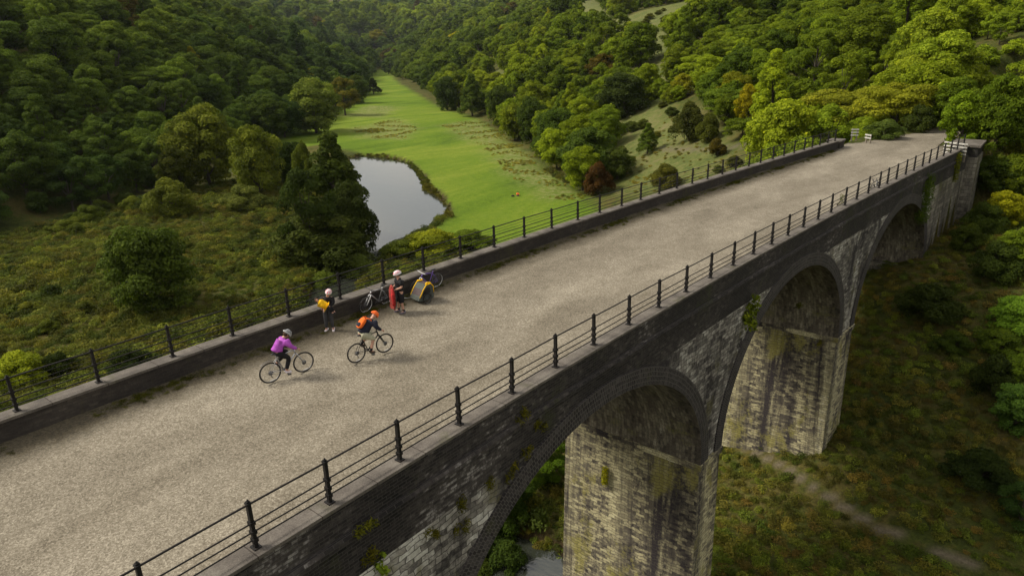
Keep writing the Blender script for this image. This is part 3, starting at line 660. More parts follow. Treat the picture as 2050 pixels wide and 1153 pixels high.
# --- the trees one can tell apart: (px base, py base, top px, crown width px, kind, tint, name, label)
DG, MG, OL, YG, LG, YE, BR = (.045, .07, .02), (.065, .105, .022), (.105, .13, .032), (.155, .19, .022), (.11, .15, .05), (.36, .30, .02), (.105, .05, .025)
VD = (.048, .075, .026)
TR = [
 (655, 550, 395, 225, 0, (.042, .058, .024), 'broadleaf_tree', 'broad lower dark tree whose crown hides the left bank of the pond'),
 (628, 535, 335, 130, 5, (.055, .078, .026), 'broadleaf_tree', 'loose dark tree rising at the left of the tree mass by the pond'),
 (708, 538, 345, 118, 0, (.036, .052, .022), 'broadleaf_tree', 'dark leafy tree directly on the left edge of the pond'),
 (805, 512, 468, 90, 7, (.10, .13, .03), 'bush', 'green bush closing the near end of the pond'),
 (680, 480, 262, 140, 4, (.045, .068, .022), 'conical_tree', 'dark pointed tree rising just behind the large dark tree at the pond'),
 (625, 470, 290, 70, 5, (.10, .125, .03), 'broadleaf_tree', 'loose olive green tree at the left shoulder of the large dark tree'),
 (318, 622, 418, 195, 1, VD, 'broadleaf_tree', 'round dark green tree standing alone in the bracken left of the pond'),
 (420, 372, 200, 165, 2, OL, 'broadleaf_tree', 'olive green tree at the wood edge, its crown left of the yellowish one'),
 (520, 392, 238, 125, 0, (.12, .15, .034), 'broadleaf_tree', 'yellowish green tree at the wood edge above the fern clearing'),
 (585, 372, 272, 95, 1, DG, 'broadleaf_tree', 'dark tree in the gap between the yellowish tree and the large dark tree'),
 (365, 390, 285, 95, 2, (.075, .085, .02), 'broadleaf_tree', 'brownish green tree leftmost along the front of the wood edge'),
 (634, 268, 152, 130, 2, LG, 'broadleaf_tree', 'pale grey green tree where the meadow narrows on its left side'),
 (692, 232, 158, 70, 5, (.10, .10, .03), 'small_tree', 'brownish thin tree right beside the pale grey green tree on the meadow edge'),
 (714, 208, 148, 55, 0, DG, 'small_tree', 'dark small tree behind the thin brown one at the meadow neck'),
 (748, 189, 157, 32, 4, (.03, .045, .02), 'conical_bush', 'small dark pointed bush standing alone on the meadow neck'),
 (345, 432, 352, 118, 6, (.08, .10, .032), 'bush', 'yellow green bush at the left end of the fern clearing'),
 (490, 420, 362, 96, 7, (.105, .13, .055), 'bush', 'pale grey green bush at the back of the fern clearing'),
 (868, 506, 446, 150, 6, (.15, .18, .02), 'bush', 'yellow green bank shrub between the pond tail and the bridge'),
 (945, 500, 446, 120, 7, (.105, .15, .02), 'bush', 'green bank shrub right of the yellow green one by the bridge'),
 (715, 566, 498, 95, 7, (.09, .125, .05), 'bush', 'pale green sapling clump between the large dark tree and the fence'),
 (648, 585, 535, 90, 6, (.09, .125, .035), 'bush', 'low green shrub directly behind the woman holding the child'),
 (40, 768, 688, 135, 6, (.17, .215, .03), 'bush', 'bright yellow green bush behind the left end of the far fence'),
 (122, 752, 690, 76, 7, (.03, .045, .015), 'bush', 'dark round bush right beside the bright yellow green bush'),
 (262, 752, 684, 105, 6, (.03, .045, .018), 'bush', 'dark bush behind the third fence post from the left'),
 (205, 800, 735, 55, 7, (.14, .17, .03), 'bush', 'light green small bush behind the second fence post from the left'),
 (896, 222, 150, 62, 0, (.055, .085, .035), 'broadleaf_tree', 'round bluish green tree at the meadow edge, leftmost of the round row'),
 (946, 234, 150, 54, 4, (.05, .08, .03), 'broadleaf_tree', 'upright dark tree second in the round row along the meadow'),
 (1003, 252, 166, 70, 0, (.045, .07, .025), 'broadleaf_tree', 'dark round tree third in the round row along the meadow'),
 (1066, 285, 190, 78, 2, (.05, .08, .022), 'broadleaf_tree', 'green tree fourth in the row, in front of the bright wood'),
 (1112, 322, 206, 112, 1, (.065, .105, .026), 'broadleaf_tree', 'broad mid green tree above the sitting walker'),
 (1178, 366, 242, 138, 0, (.045, .075, .024), 'broadleaf_tree', 'largest dark tree at the near corner of the meadow'),
 (1236, 358, 286, 78, 1, (.042, .062, .022), 'broadleaf_tree', 'dark low tree on the slope right of the largest dark tree'),
 (1196, 390, 322, 72, 6, BR, 'bush', 'reddish brown bush in front of the largest dark tree'),
 (1296, 308, 245, 42, 4, MG, 'young_tree', 'slim green tree alone in the grassy clearing'),
 (1378, 284, 205, 84, 6, (.06, .07, .024), 'bush', 'dark round bush on the upper edge of the grassy clearing'),
 (1415, 284, 222, 60, 7, (.07, .085, .022), 'bush', 'brownish bush right of the dark round one by the clearing'),
 (1435, 314, 272, 46, 7, (.07, .06, .02), 'bush', 'small brown bush beside the pale hillside track'),
 (1330, 378, 322, 74, 7, (.075, .08, .025), 'bush', 'brownish green bush behind the fence at the foot of the clearing'),
 (1248, 236, 138, 112, 1, (.06, .08, .032), 'broadleaf_tree', 'grey green round tree above the clearing on its left'),
 (1496, 258, 166, 66, 2, YE, 'broadleaf_tree', 'bright yellow autumn tree above the fence posts'),
 (1176, 150, 112, 28, 1, (.6, .33, .015), 'broadleaf_tree', 'small orange autumn tree high in the bright wood'),
 (1606, 300, 222, 104, 2, (.15, .185, .02), 'broadleaf_tree', 'yellow green tree behind the far end of the long fence'),
 (1540, 300, 240, 84, 0, (.105, .165, .02), 'broadleaf_tree', 'green tree left of the yellow green one behind the fence'),
 (1690, 262, 150, 175, 3, (.17, .19, .03), 'broadleaf_tree', 'wide golden green tree arching over the left side of the path end'),
 (1792, 256, 138, 165, 3, (.155, .175, .03), 'broadleaf_tree', 'wide golden green tree shading the dark mouth of the path'),
 (1850, 252, 110, 150, 1, (.13, .18, .02), 'broadleaf_tree', 'tree closing the dark mouth of the path on its far side'),
 (1835, 266, 205, 70, 7, (.03, .045, .02), 'bush', 'dark bush in the shade at the mouth of the path'),
 (1905, 262, 150, 110, 2, (.10, .15, .02), 'broadleaf_tree', 'green tree leaning over the right side of the path mouth'),
 (1965, 470, 395, 90, 7, (.05, .075, .02), 'bush', 'dark bush at the foot of the abutment wall'),
 (2030, 400, 300, 110, 2, (.09, .13, .02), 'broadleaf_tree', 'mid green tree at the right margin below the bridge end'),
 (1770, 280, 236, 92, 6, (.055, .085, .04), 'bush', 'bluish dark shrub beside the white rails at the path end'),
 (1922, 292, 176, 110, 2, (.12, .19, .02), 'broadleaf_tree', 'green tree directly behind the pilaster at the far bridge end'),
 (1988, 300, 140, 130, 0, (.115, .165, .02), 'broadleaf_tree', 'tall green tree right of the far bridge end'),
 (2040, 330, 180, 100, 1, (.15, .18, .02), 'broadleaf_tree', 'yellow green tree at the right margin level with the bridge end'),
 (2006, 455, 372, 95, 2, (.24, .25, .018), 'sapling', 'yellow green sapling on the slope right of the abutment'),
 (1980, 380, 300, 110, 0, (.05, .08, .022), 'broadleaf_tree', 'dark tree below the far bridge end on the right'),
 (2028, 668, 575, 120, 1, (.10, .19, .035), 'broadleaf_tree', 'light green tree at the right margin level with the third arch foot'),
 (1862, 640, 548, 150, 7, (.03, .045, .017), 'bush', 'dark low thicket on the slope beyond the second arch'),
 (1990, 560, 470, 110, 7, (.035, .055, .018), 'bush', 'dark shrub below the yellow green sapling'),
 (2030, 860, 748, 120, 2, (.06, .12, .04), 'broadleaf_tree', 'green leafy tree at the right margin above the lower path'),
 (1990, 800, 690, 110, 7, (.03, .045, .017), 'bush', 'dark shrub left of the leafy tree on the right slope'),
 (1960, 960, 880, 150, 6, (.022, .036, .014), 'bush', 'dark bramble mound at the right margin near the lower path'),
 (2040, 1060, 950, 110, 5, (.04, .075, .028), 'broadleaf_tree', 'dark green tree in the lower right corner'),
 (1010, 1050, 930, 140, 6, (.03, .055, .015), 'bush', 'dark green bank bush left of the near pier'),
 (1085, 960, 860, 120, 5, (.09, .15, .02), 'sapling', 'bright green sapling behind the near pier'),
 (1000, 1120, 1040, 120, 7, (.028, .05, .02), 'bush', 'dark riverside bush at the foot of the first arch'),
 (1015, 1170, 1065, 130, 6, (.035, .06, .02), 'bush', 'dark bush right at the water under the first arch'),
 (955, 1180, 1090, 120, 7, (.04, .06, .02), 'bush', 'dark bush at the bottom edge under the first arch'),
 (2000, 700, 640, 110, 6, (.07, .11, .02), 'bush', 'mid green bush between the two light trees on the right slope'),
 (1935, 500, 440, 80, 6, (.06, .085, .02), 'bush', 'green bramble mound just off the abutment wall'),
 (1905, 700, 650, 90, 6, (.06, .09, .02), 'bush', 'green bush in the middle of the right slope'),
 (2045, 540, 440, 120, 2, (.10, .15, .02), 'broadleaf_tree', 'mid green tree at the right margin above the light green one'),
 (2050, 780, 690, 110, 2, (.08, .13, .02), 'broadleaf_tree', 'mid green tree at the right margin between two lighter trees'),
 (940, 1150, 1040, 120, 5, (.04, .07, .02), 'sapling', 'dark sapling at the left side under the first arch'),
 (1030, 1010, 900, 110, 5, (.05, .085, .02), 'sapling', 'dark green sapling on the river bank behind the first arch'),
 (1225, 1150, 1080, 120, 6, (.06, .055, .018), 'bush', 'brownish bush at the foot of the near pier'),
 (1255, 640, 590, 1, 6, DG, '', ''),
]
PLACED = []
for (bx, by, ty, wd, ki, tint, nm, lab) in TR:
    if not nm: continue
    p = ground(bx, by); d = float((p-CAM)@_f); kd = KINDS[ki][0]; wW, hH = DIM[kd]
    e = math.asin(min(.9, abs((p-CAM)[2])/np.linalg.norm(p-CAM)))
    sx = wd*d/FOC/wW; sz = max(.2, ((by-ty)*d/FOC-wd*d/FOC*math.sin(e)*.35)/math.cos(e)/hH)
    if 'alder' in nm: sz *= 1.0
    if ki <= 3: sz *= 1.1
    plant_tree(ki, p[0], p[1], p[2]-(.1 if ki > 3 else .1*hH*sz), sx, sz, random.uniform(0, 6.28), tint, nm, lab, 'bush' if 'bush' in nm else 'tree')
    PLACED.append((p[0], p[1], wd*d/FOC/2))
PLACED = np.array(PLACED)

# --- woods: one random field of trees over the slopes, the largest 240 as things, the rest one mass
NOTREE = [pxpoly(p) for p in ([(1390, 700), (1480, 620), (1700, 545), (1830, 560), (1955, 700), (1960, 1150), (1900, 1500), (1000, 1500), (1000, 900), (1380, 900)],)]
def woods():
    pts = []
    x0, x1, y0, y1 = -2400, 260, -60, 3200; c = []
    # jittered grids whose step grows with distance from the bridge
    for (ra, rb, st) in ((0, 220, 4.9), (220, 450, 6.6), (450, 900, 9.8), (900, 2100, 15), (2100, 3300, 24)):
        gx, gy = np.meshgrid(np.arange(x0, x1, st), np.arange(y0, y1, st)); P = np.stack([gx.ravel(), gy.ravel()], 1)+rng.uniform(-st*.42, st*.42, (gx.size, 2))
        r = np.hypot(P[:, 0]-CX, P[:, 1]); P = P[(r >= ra) & (r < rb)]; c.append(np.column_stack([P, np.full(len(P), st)]))
    c = np.vstack(c); P = c[:, :2]; st = c[:, 2]
    azm = np.degrees(np.arctan2(P[:, 0]-CX, P[:, 1])); k = (azm > -82) & (azm < 14); P, st = P[k], st[k]
    k = ~inside(P, FLOOR); P, st = P[k], st[k]
    dl, dr = segdist(P, LEFT), segdist(P, RIGHT); left = dl < dr; edge = np.minimum(dl, dr)
    k = np.where(left, edge > .5, edge > 1.2+2*vnoise(P, .2)); xx = xr(P[:, 1])
    k &= ~((P[:, 0] > xl(P[:, 1])-5) & (P[:, 0] < xx+7) & (P[:, 1] < 72)); k &= segdist(P, PATHC) > 4.2
    k &= ~((P[:, 0] > xx-1) & (P[:, 1] < 74) & (P[:, 0] < 9.5)); k &= ~((P[:, 0] > xx) & (P[:, 1] < 66)); 
    for q in CLEAR: k &= ~inside(P, q)
    for q in NOTREE: k &= ~inside(P, q)
    qb = project(np.column_stack([P, height(P)])); k &= ~((qb[:, 0] > 1170) & (qb[:, 0] < 1520) & (qb[:, 1] > 335) & (qb[:, 2] < 135))
    k &= segdist(P, HTRACK) > 2
    P, st, left, edge = P[k], st[k], left[k], edge[k]
    # thinner wood on the right-hand lower slope next to the clearing, and a few bare rides
    thin = vnoise(P, .035); r = np.hypot(P[:, 0]-CX, P[:, 1]); k = left | (rng.random(len(P)) < np.where(thin > .8, .35, .93)); P, st, left, edge, r = P[k], st[k], left[k], edge[k], r[k]
    D = np.sqrt(((P[:, None, :]-PLACED[None, :, :2])**2).sum(2)); k = (D > PLACED[None, :, 2]*.78).all(1); P, st, left, edge, r = P[k], st[k], left[k], edge[k], r[k]
    z = height(P); n = len(P)
    bushy = rng.random(n) < np.where(left, .10, .22)
    idx = np.where(bushy, rng.integers(6, 8, n), rng.choice([0, 1, 2, 0, 1, 2, 5, 5, 4, 3], n))
    s = st/6.3*(.5+1.0*rng.random(n)**1.3)*np.where(left, 1.08, 1.04); s = np.clip(s, .42, 3.4); near = (~left) & (r < 160); s[near] *= .95
    # keep the rim of the meadow low
    v1 = vnoise(P, .02); v2 = vnoise(P+99, .11); u = rng.random(n)
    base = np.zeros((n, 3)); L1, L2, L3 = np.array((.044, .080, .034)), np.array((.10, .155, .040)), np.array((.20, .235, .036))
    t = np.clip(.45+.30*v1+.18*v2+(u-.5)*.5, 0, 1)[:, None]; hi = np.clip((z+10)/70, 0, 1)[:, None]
    base_l = L1*(1-t)+L2*t; base_l = base_l*(1-.5*hi*t)+L3*(.5*hi*t); base_l *= (.8+.5*hi)  # left wood: cloud shade low in the valley put into leaf colour, brightening upslope
    q1, q2, q3 = np.array((.065, .105, .022)), np.array((.145, .20, .022)), np.array((.185, .225, .032))
    base_r = np.where(t < .5, q1+(q2-q1)*t*2, q2+(q3-q2)*(t-.5)*2)
    nearr = np.clip(1-(r[:, None]-110)/110, 0, 1)*np.clip((P[:, :1]+40)/40, 0, 1); base_r = base_r*(1+.22*nearr)
    fr = np.clip((r[:, None]-300)/350, 0, 1); base_r = base_r*(1-fr*.8)+(base_l*1.0)*(fr*.8)
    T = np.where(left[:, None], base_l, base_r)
    gold = (rng.random(n) < np.where(left, .006, .012)) & (r > 125); T[gold] = np.array((.20, .20, .02))
    br = rng.random(n) < np.where(left, .006, .010); br &= r > 160; T[br] = np.array((.085, .07, .025))
    q = project(np.column_stack([P, z+4])); vis = (q[:, 2] > 0) & (q[:, 0] > -60) & (q[:, 0] < 2110) & (q[:, 1] > -60) & (q[:, 1] < 1200)
    # hidden behind the hill in front?
    score = np.where(vis, s/np.maximum(q[:, 2], 1), 0)*np.where(idx >= 6, .6, 1)
    order = np.argsort(-score); pick = np.zeros(n, bool); cntl = 0
    for i in order[:1200]:
        if pick.sum() >= 236: break
        top = np.array([P[i, 0], P[i, 1], z[i]+7*s[i]]); dd = top-CAM; tt = np.linspace(.3, .97, 40)[:, None]; pp = CAM+tt*dd
        if (height(pp[:, :2])+1.0 > pp[:, 2]).any(): continue
        pick[i] = True
    rz = rng.uniform(0, 6.28, n)
    for i in np.where(pick)[0]:
        ki = int(idx[i]); kd = KINDS[ki][0]; side = 'left hillside' if left[i] else 'right hillside'
        lum = T[i].sum(); tone = 'golden' if gold[i] else 'brownish' if br[i] else ('dark green' if lum < .155 else 'mid green' if lum < .25 else 'yellow green')
        shape = {'round': 'round crowned tree', 'wide': 'spreading tree', 'tall': 'tall narrow tree', 'loose': 'airy crowned tree', 'bush': 'low bushy tree'}[kd]
        qq = q[i]; hgt_ = z[i]-FLOOR_Z
        if left[i]: zone = 'at the foot of the left wood' if hgt_ < 12 else 'low in the left wood' if hgt_ < 32 else 'halfway up the left wood' if hgt_ < 60 else 'high in the left wood'
        elif qq[0] > 1880: zone = 'at the right margin behind the bridge end'
        elif qq[0] > 1500: zone = 'in the wood above the bridge end' if qq[1] > 120 else 'high in the wood above the bridge end'
        elif qq[0] > 1220: zone = 'in the wood above the grassy clearing' if qq[1] > 90 else 'high in the wood beside the upper clearing'
        else: zone = 'in the bright wood right of the meadow' if qq[1] > 90 else 'high in the wood right of the meadow'
        lab = '%s %s %s' % (tone, shape, zone)
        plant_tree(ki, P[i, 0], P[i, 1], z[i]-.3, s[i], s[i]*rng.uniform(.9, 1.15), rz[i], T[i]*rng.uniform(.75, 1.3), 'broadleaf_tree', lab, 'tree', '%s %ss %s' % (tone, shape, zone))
    k = ~pick; m = int(k.sum())
    sc = np.column_stack([s[k], s[k], s[k]*rng.uniform(.85, 1.15, m)])
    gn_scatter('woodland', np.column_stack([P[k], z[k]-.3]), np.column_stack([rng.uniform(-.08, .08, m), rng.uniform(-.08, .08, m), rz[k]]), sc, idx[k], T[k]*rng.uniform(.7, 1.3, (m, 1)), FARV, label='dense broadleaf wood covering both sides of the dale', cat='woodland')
    print('woods', n, 'left', left.sum(), 'picked', pick.sum())
woods()

# --- low bushes between the wood edge and the bracken
def floor_bushes():
    c = 0
    for t in range(400):
        px, py = random.uniform(0, 620), random.uniform(300, 700)
        p = ground(px, py); P1 = np.array([[p[0], p[1]]])
        if not inside(P1, FLOOR)[0] or inside(P1, RIVER)[0] or segdist(P1, RIVER, True)[0] < 2 or inside(P1, MEADOW)[0]: continue
        e = segdist(P1, LEFT)[0]
        if random.random() > math.exp(-e/16)*1.2+.06: continue
        if (np.hypot(PLACED[:, 0]-p[0], PLACED[:, 1]-p[1]) < PLACED[:, 2]+1.5).any(): continue
        s = random.uniform(.25, .62)*(1.25 if e < 12 else .8); tn = random.choice([(.06, .085, .025), (.085, .11, .03), (.045, .065, .022), (.11, .125, .04)])
        w_ = 'pale' if tn[1] > .12 else 'dark' if tn[1] < .07 else 'green'
        plant_tree(random.choice([6, 7]), p[0], p[1], p[2]-.1, s, s*random.uniform(.7, 1), random.uniform(0, 6), tn, 'bush', w_+' low bush among the bracken below the left wood', 'bush', w_+' low bushes in the bracken'); c += 1
        if c > 44: break
floor_bushes()
for q, n_ in ((0, 9), (1, 14), (2, 4)):
    A_ = np.array(CLEAR[q]); c = 0
    for t in range(300):
        x, y = random.uniform(A_[:, 0].min(), A_[:, 0].max()), random.uniform(A_[:, 1].min(), A_[:, 1].max())
        if not inside(np.array([[x, y]]), CLEAR[q])[0] or (np.hypot(PLACED[:, 0]-x, PLACED[:, 1]-y) < PLACED[:, 2]+2).any(): continue
        s_ = random.uniform(.25, .6)*(1 if q == 0 else 1.7); plant_tree(random.choice([6, 7]), x, y, hz(x, y)-.1, s_, s_*.85, random.uniform(0, 6), random.choice([(.06, .08, .028), (.085, .095, .03), (.05, .07, .025)]), 'bush', ('small bush dotted over the lower grassy clearing', 'bush dotted over the upper grassy clearing', 'bush in the small clearing above the row of round trees')[q], 'bush', ('bushes in the lower clearing', 'bushes in the upper clearing', 'bushes in the small clearing')[q]); c += 1
        if c >= n_: break
# --- undergrowth
UG = bpy.data.collections.new('undergrowth_kinds')
for i in range(5):
    g = np.random.default_rng(200+i); lobes = [((g.uniform(-.5, .5), g.uniform(-.5, .5), g.uniform(.05, .35)), (g.uniform(.25, .5),)*2+(g.uniform(.15, .35),)) for _ in range(7)]
    me = leaves_mesh('clump', lobes, 420, .15 if i < 3 else .2, g=g, aspect=.5 if i < 3 else .16)
    UG.objects.link(bpy.data.objects.new('clump_%d' % i, me))
def undergrowth():
    Ps = []; T = []; Sx = []
    def area(x0, x1, y0, y1, st, test, cols, sc):
        gx, gy = np.meshgrid(np.arange(x0, x1, st), np.arange(y0, y1, st)); P = np.stack([gx.ravel(), gy.ravel()], 1)+rng.uniform(-st*.5, st*.5, (gx.size, 2))
        P = P[test(P)]; n = len(P); v = .5+.33*vnoise(P, .09)+.2*vnoise(P+31, .4)+rng.uniform(-.22, .22, n); v = np.clip(v, 0, .999)*(len(cols)-1)
        c = np.array(cols); i = v.astype(int); f = (v-i)[:, None]; t = c[i]*(1-f)+c[np.minimum(i+1, len(c)-1)]*f
        Ps.append(P); T.append(t*rng.uniform(.7, 1.3, (n, 1))); Sx.append(rng.uniform(.6, 1.35, n)*sc*(1+.35*vnoise(P+7, .25)))
    rv = lambda P: ~inside(P, RIVER) & (segdist(P, RIVER, True) > .6)
    offb = lambda P: ~((P[:, 0] > xl(P[:, 1])-.3) & (P[:, 0] < xr(P[:, 1])+.3) & (P[:, 1] > 57))
    isl = lambda P: ~inside(P, MEADOW) & rv(P) & (P[:, 0] < xl(P[:, 1])-1) & inside(P, FLOOR)
    area(-128, -8, 4, 125, 1.0, isl, [(.035, .048, .022), (.065, .085, .032), (.105, .095, .045), (.11, .135, .045), (.055, .08, .035), (.095, .09, .04), (.12, .145, .055)], 1.15)
    rt = lambda P: rv(P) & (P[:, 0] > xl(P[:, 1])-2) & (segdist(P, TRACK) > .55) & offb(P) & (height(P) < -1.4)
    area(-12, 42, 20, 76, .5, rt, [(.05, .07, .03), (.11, .10, .05), (.10, .14, .045), (.15, .11, .065), (.14, .19, .055), (.07, .10, .036), (.12, .105, .055), (.13, .19, .06)], .5)
    cl = lambda P: np.any([inside(P, c) for c in CLEAR[:1]], axis=0) & (rng.random(len(P)) < .35)
    area(-60, 10, 60, 200, 1.1, cl, [(.12, .12, .04), (.17, .15, .06), (.09, .10, .03)], .5)
    mt = lambda P: np.any([inside(P, c) for c in TUFTS], axis=0) & (vnoise(P, .6) > .1)
    area(-200, -40, 90, 260, 1.0, mt, [(.12, .14, .03), (.24, .22, .10), (.18, .19, .06)], .42)
    # rushes along the pond's bank
    bk = lambda P: ((~inside(P, RIVER)) & (segdist(P, RIVER, True) < 1.0)) | (inside(P, RIVER) & (segdist(P, RIVER, True) < .45) & (vnoise(P, .7) > .5))
    area(-150, -8, 5, 125, .45, bk, [(.05, .05, .015), (.10, .10, .025), (.05, .07, .015)], .5)
    # rough scrub under the trees of the slopes
    P = np.vstack(Ps); T = np.vstack(T); Sx = np.concatenate(Sx); z = height(P); n = len(P)
    idx = np.where(rng.random(n) < .75, rng.integers(0, 3, n), rng.integers(3, 5, n))
    gn_scatter('undergrowth', np.column_stack([P, z-.05]), np.column_stack([rng.uniform(-.2, .2, n), rng.uniform(-.2, .2, n), rng.uniform(0, 6.28, n)]), np.column_stack([Sx, Sx, Sx*rng.uniform(.7, 1.5, n)]), idx, T, UG, label='bracken, brambles and rough grass covering the valley floor', cat='undergrowth')
    print('under', n)
undergrowth()

# ---------------------------------------------------------------- bicycles
M['rubber'] = plain('tyre_rubber', (.022, .020, .018), .8, 0, .3)
M['black'] = plain('black_paint', (.012, .012, .013), .35, 0, .1)
M['silver'] = plain('silver_metal', (.5, .5, .52), .35, .6, .1)
M['whitep'] = plain('white_paint', (.72, .72, .72), .4, 0, .06)
M['purplep'] = plain('purple_paint', (.16, .10, .38), .35, 0, .08)
M['greym'] = plain('grey_metal', (.16, .16, .165), .4, .5, .1)
M['skin'] = plain('skin', (.50, .28, .20), .55, 0, .08)
def patterned():
    m = NT('red_pattern'); co = m.n('ShaderNodeTexCoord').outputs['Object']; a = m.noise(co, 16, 4, .7); m.col(m.ramp(a, [(.38, (.10, .03, .02)), (.5, (.28, .03, .025)), (.62, (.34, .05, .04)), (.72, (.22, .13, .06))])); m.bump(a, .6, .03); return m.mat
def cloth(name, c, var=.22): 
    m = NT(name); co = m.n('ShaderNodeTexCoord').outputs['Object']; a = m.noise(co, 9, 3, .6); b = m.noise(co, 90, 2)
    m.col(m.mix(1.0, c, m.ramp(a, [(.3, 1-var), (.7, 1+var)]), 'MULTIPLY')); m.bump(m.math('ADD', a, m.math('MULTIPLY', b, .15)), .55, .02); m.b.inputs['Roughness'].default_value = .85; return m.mat
def wheel(parent, x, R, rim, disc=True, name='wheel'):
    mb = MB().torus((x, 0, R), (0, 1, 0), R-.038, .015, 44, 6, 0)
    mb.tube([(x, -.05, R), (x, .05, R)], .022, 10, 1)
    for k in range(24):
        a = 2*math.pi*k/24; s = .03*(1 if k % 2 else -1)
        mb.tube([(x+.02*math.cos(a+.6), s, R+.02*math.sin(a+.6)), (x+(R-.04)*math.cos(a), 0, R+(R-.04)*math.sin(a))], .0022, 4, 1)
    if disc: mb.tube([(x, -.045, R), (x, -.042, R)], .075, 20, 1)
    w = mb.build('wheel', [rim, M['greym']], parent, True)
    MB().torus((x, 0, R), (0, 1, 0), R-.022, .024, 44, 10).build('tyre', M['rubber'], w, True)
    MB().torus((x, -.0, R), (0, 1, 0), R-.075, .011, 6, 6, 0, 1.2, 1.75).build('reflector', M['whitep'], w, True)
    return w
def bicycle(name, loc, rz, lean, frame, rim, label, group=None, fork=None, bar=None, R=.35, mud=False, pedal_a=-.9, scl=(.93, .93, .90)):
    r = empty(name, loc, rz, label, 'bicycle', group); r.rotation_euler = (lean, 0, rz)
    A, B, BB, Sx, H1, H2 = (-.44, 0, R), (.66, 0, R), (0, 0, .30), (-.17, 0, .79), (.40, 0, .87), (.445, 0, .745)
    wheel(r, -.44, R, rim); wheel(r, .66, R, rim)
    f = MB(); f.tube([BB, (.22, 0, .53), H2], .024, 10); f.tube([Sx, (.1, 0, .835), H1], .019, 10); f.tube([BB, Sx, (-.205, 0, .90)], .018, 10); f.tube([H1, H2], .027, 10)
    for s in (-1, 1):
        f.tube([(BB[0], .03*s, BB[2]), (-.2, .055*s, .33), (A[0], .062*s, A[2])], .010, 8); f.tube([(Sx[0], .02*s, Sx[2]-.03), (-.3, .05*s, .6), (A[0], .062*s, A[2])], .009, 8)
    f.build('frame', frame, r, True)
    g = MB()
    for s in (-1, 1): g.tube([(.452, .03*s, .74), (.47, .055*s, .70), (.57, .058*s, .52), (.66, .056*s, R)], [.016, .019, .018, .013], 8)
    g.tube([(.455, -.06, .715), (.455, .06, .715)], .018, 8); g.build('fork', fork or frame, r, True)
    h = MB(); h.tube([H1, (.385, 0, .92), (.46, 0, .965)], .017, 8); h.tube([(.43, -.34, .985), (.455, -.15, .975), (.46, 0, .967), (.455, .15, .975), (.43, .34, .985)], .013, 8)
    hb = h.build('handlebar', bar or M['black'], r, True)
    for s in (-1, 1):
        MB().tube([(.43, .34*s, .985), (.438, .23*s, .981)], .018, 8).build('grip', M['rubber'], hb, True)
        MB().tube([(.45, .2*s, .97), (.5, .27*s, .95)], .007, 6).build('brake_lever', M['black'], hb, True)
    sm = MB(); sm.ell((-.21, 0, .935), (.13, .065, .03), f=lambda d: 1-.28*max(0, d.x)*abs(d.y)); sm.tube([(-.205, 0, .87), (-.215, 0, .93)], .014, 8); sm.build('saddle', M['black'], r, True)
    c = MB(); c.torus((0, -.05, .30), (0, 1, 0), .085, .006, 26, 6); c.tube([(0, -.07, .3), (0, .07, .3)], .02, 10)
    for s, a in ((-1, pedal_a), (1, pedal_a+math.pi)):
        c.tube([(0, .07*s, .3), (.17*math.cos(a), .09*s, .3+.17*math.sin(a))], .012, 6)
    c.tube([(-.44, -.05, R+.03), (0, -.05, .385)], .005, 4); c.tube([(-.44, -.05, R-.05), (0, -.05, .215)], .005, 4); c.tube([(-.45, -.06, R-.02), (-.43, -.06, R-.13), (-.40, -.06, R-.17)], .014, 6)
    c.tube([(-.44, -.055, R), (-.44, -.03, R)], .055, 16)
    cr_ = c.build('crankset', M['greym'], r, True)
    for s, a in ((-1, pedal_a), (1, pedal_a+math.pi)):
        px, pz = .17*math.cos(a), .3+.17*math.sin(a); MB().box((px-.05, min(.1*s, .19*s), pz-.012), (px+.05, max(.1*s, .19*s), pz+.012)).build('pedal', M['black'], cr_)
    if mud: MB().torus((-.44, 0, R), (0, 1, 0), R+.045, .012, 16, 6, 0, 4.0, 5.9).build('mudguard', M['greym'], r, True)
    r.scale = scl; return r
def heading(a, b): d = b-a; return math.atan2(d[1], d[0])

# ---------------------------------------------------------------- people
def skin_mesh(J, E, root, sub=1):
    me = bpy.data.meshes.new('sk'); names = list(J); ix = {n: i for i, n in enumerate(names)}
    me.from_pydata([J[n][0] for n in names], [(ix[a], ix[b]) for a, b in E], []); o = bpy.data.objects.new('sk', me); COL.objects.link(o)
    md = o.modifiers.new('s', 'SKIN'); md.use_smooth_shade = True; md.branch_smoothing = .6
    sv = me.skin_vertices[0].data
    for n in names: r = J[n][1]; sv[ix[n]].radius = (r, r) if not hasattr(r, '__len__') else r; sv[ix[n]].use_root = (n == root)
    o.modifiers.new('u', 'SUBSURF').levels = sub
    dg = bpy.context.evaluated_depsgraph_get(); out = bpy.data.meshes.new_from_object(o.evaluated_get(dg)); bpy.data.objects.remove(o); return out
def join_meshes(name, parts, mats, parent, smooth=True):
    bm = bmesh.new()
    for me, mi in parts:
        n0 = len(bm.faces); bm.from_mesh(me); bm.faces.ensure_lookup_table()
        for f in bm.faces[n0:]: f.material_index = mi
    out = bpy.data.meshes.new(name); bm.to_mesh(out); bm.free(); out.materials.clear()
    for m in mats: out.materials.append(m)
    return link(name, out, parent, smooth)
V3 = Vector
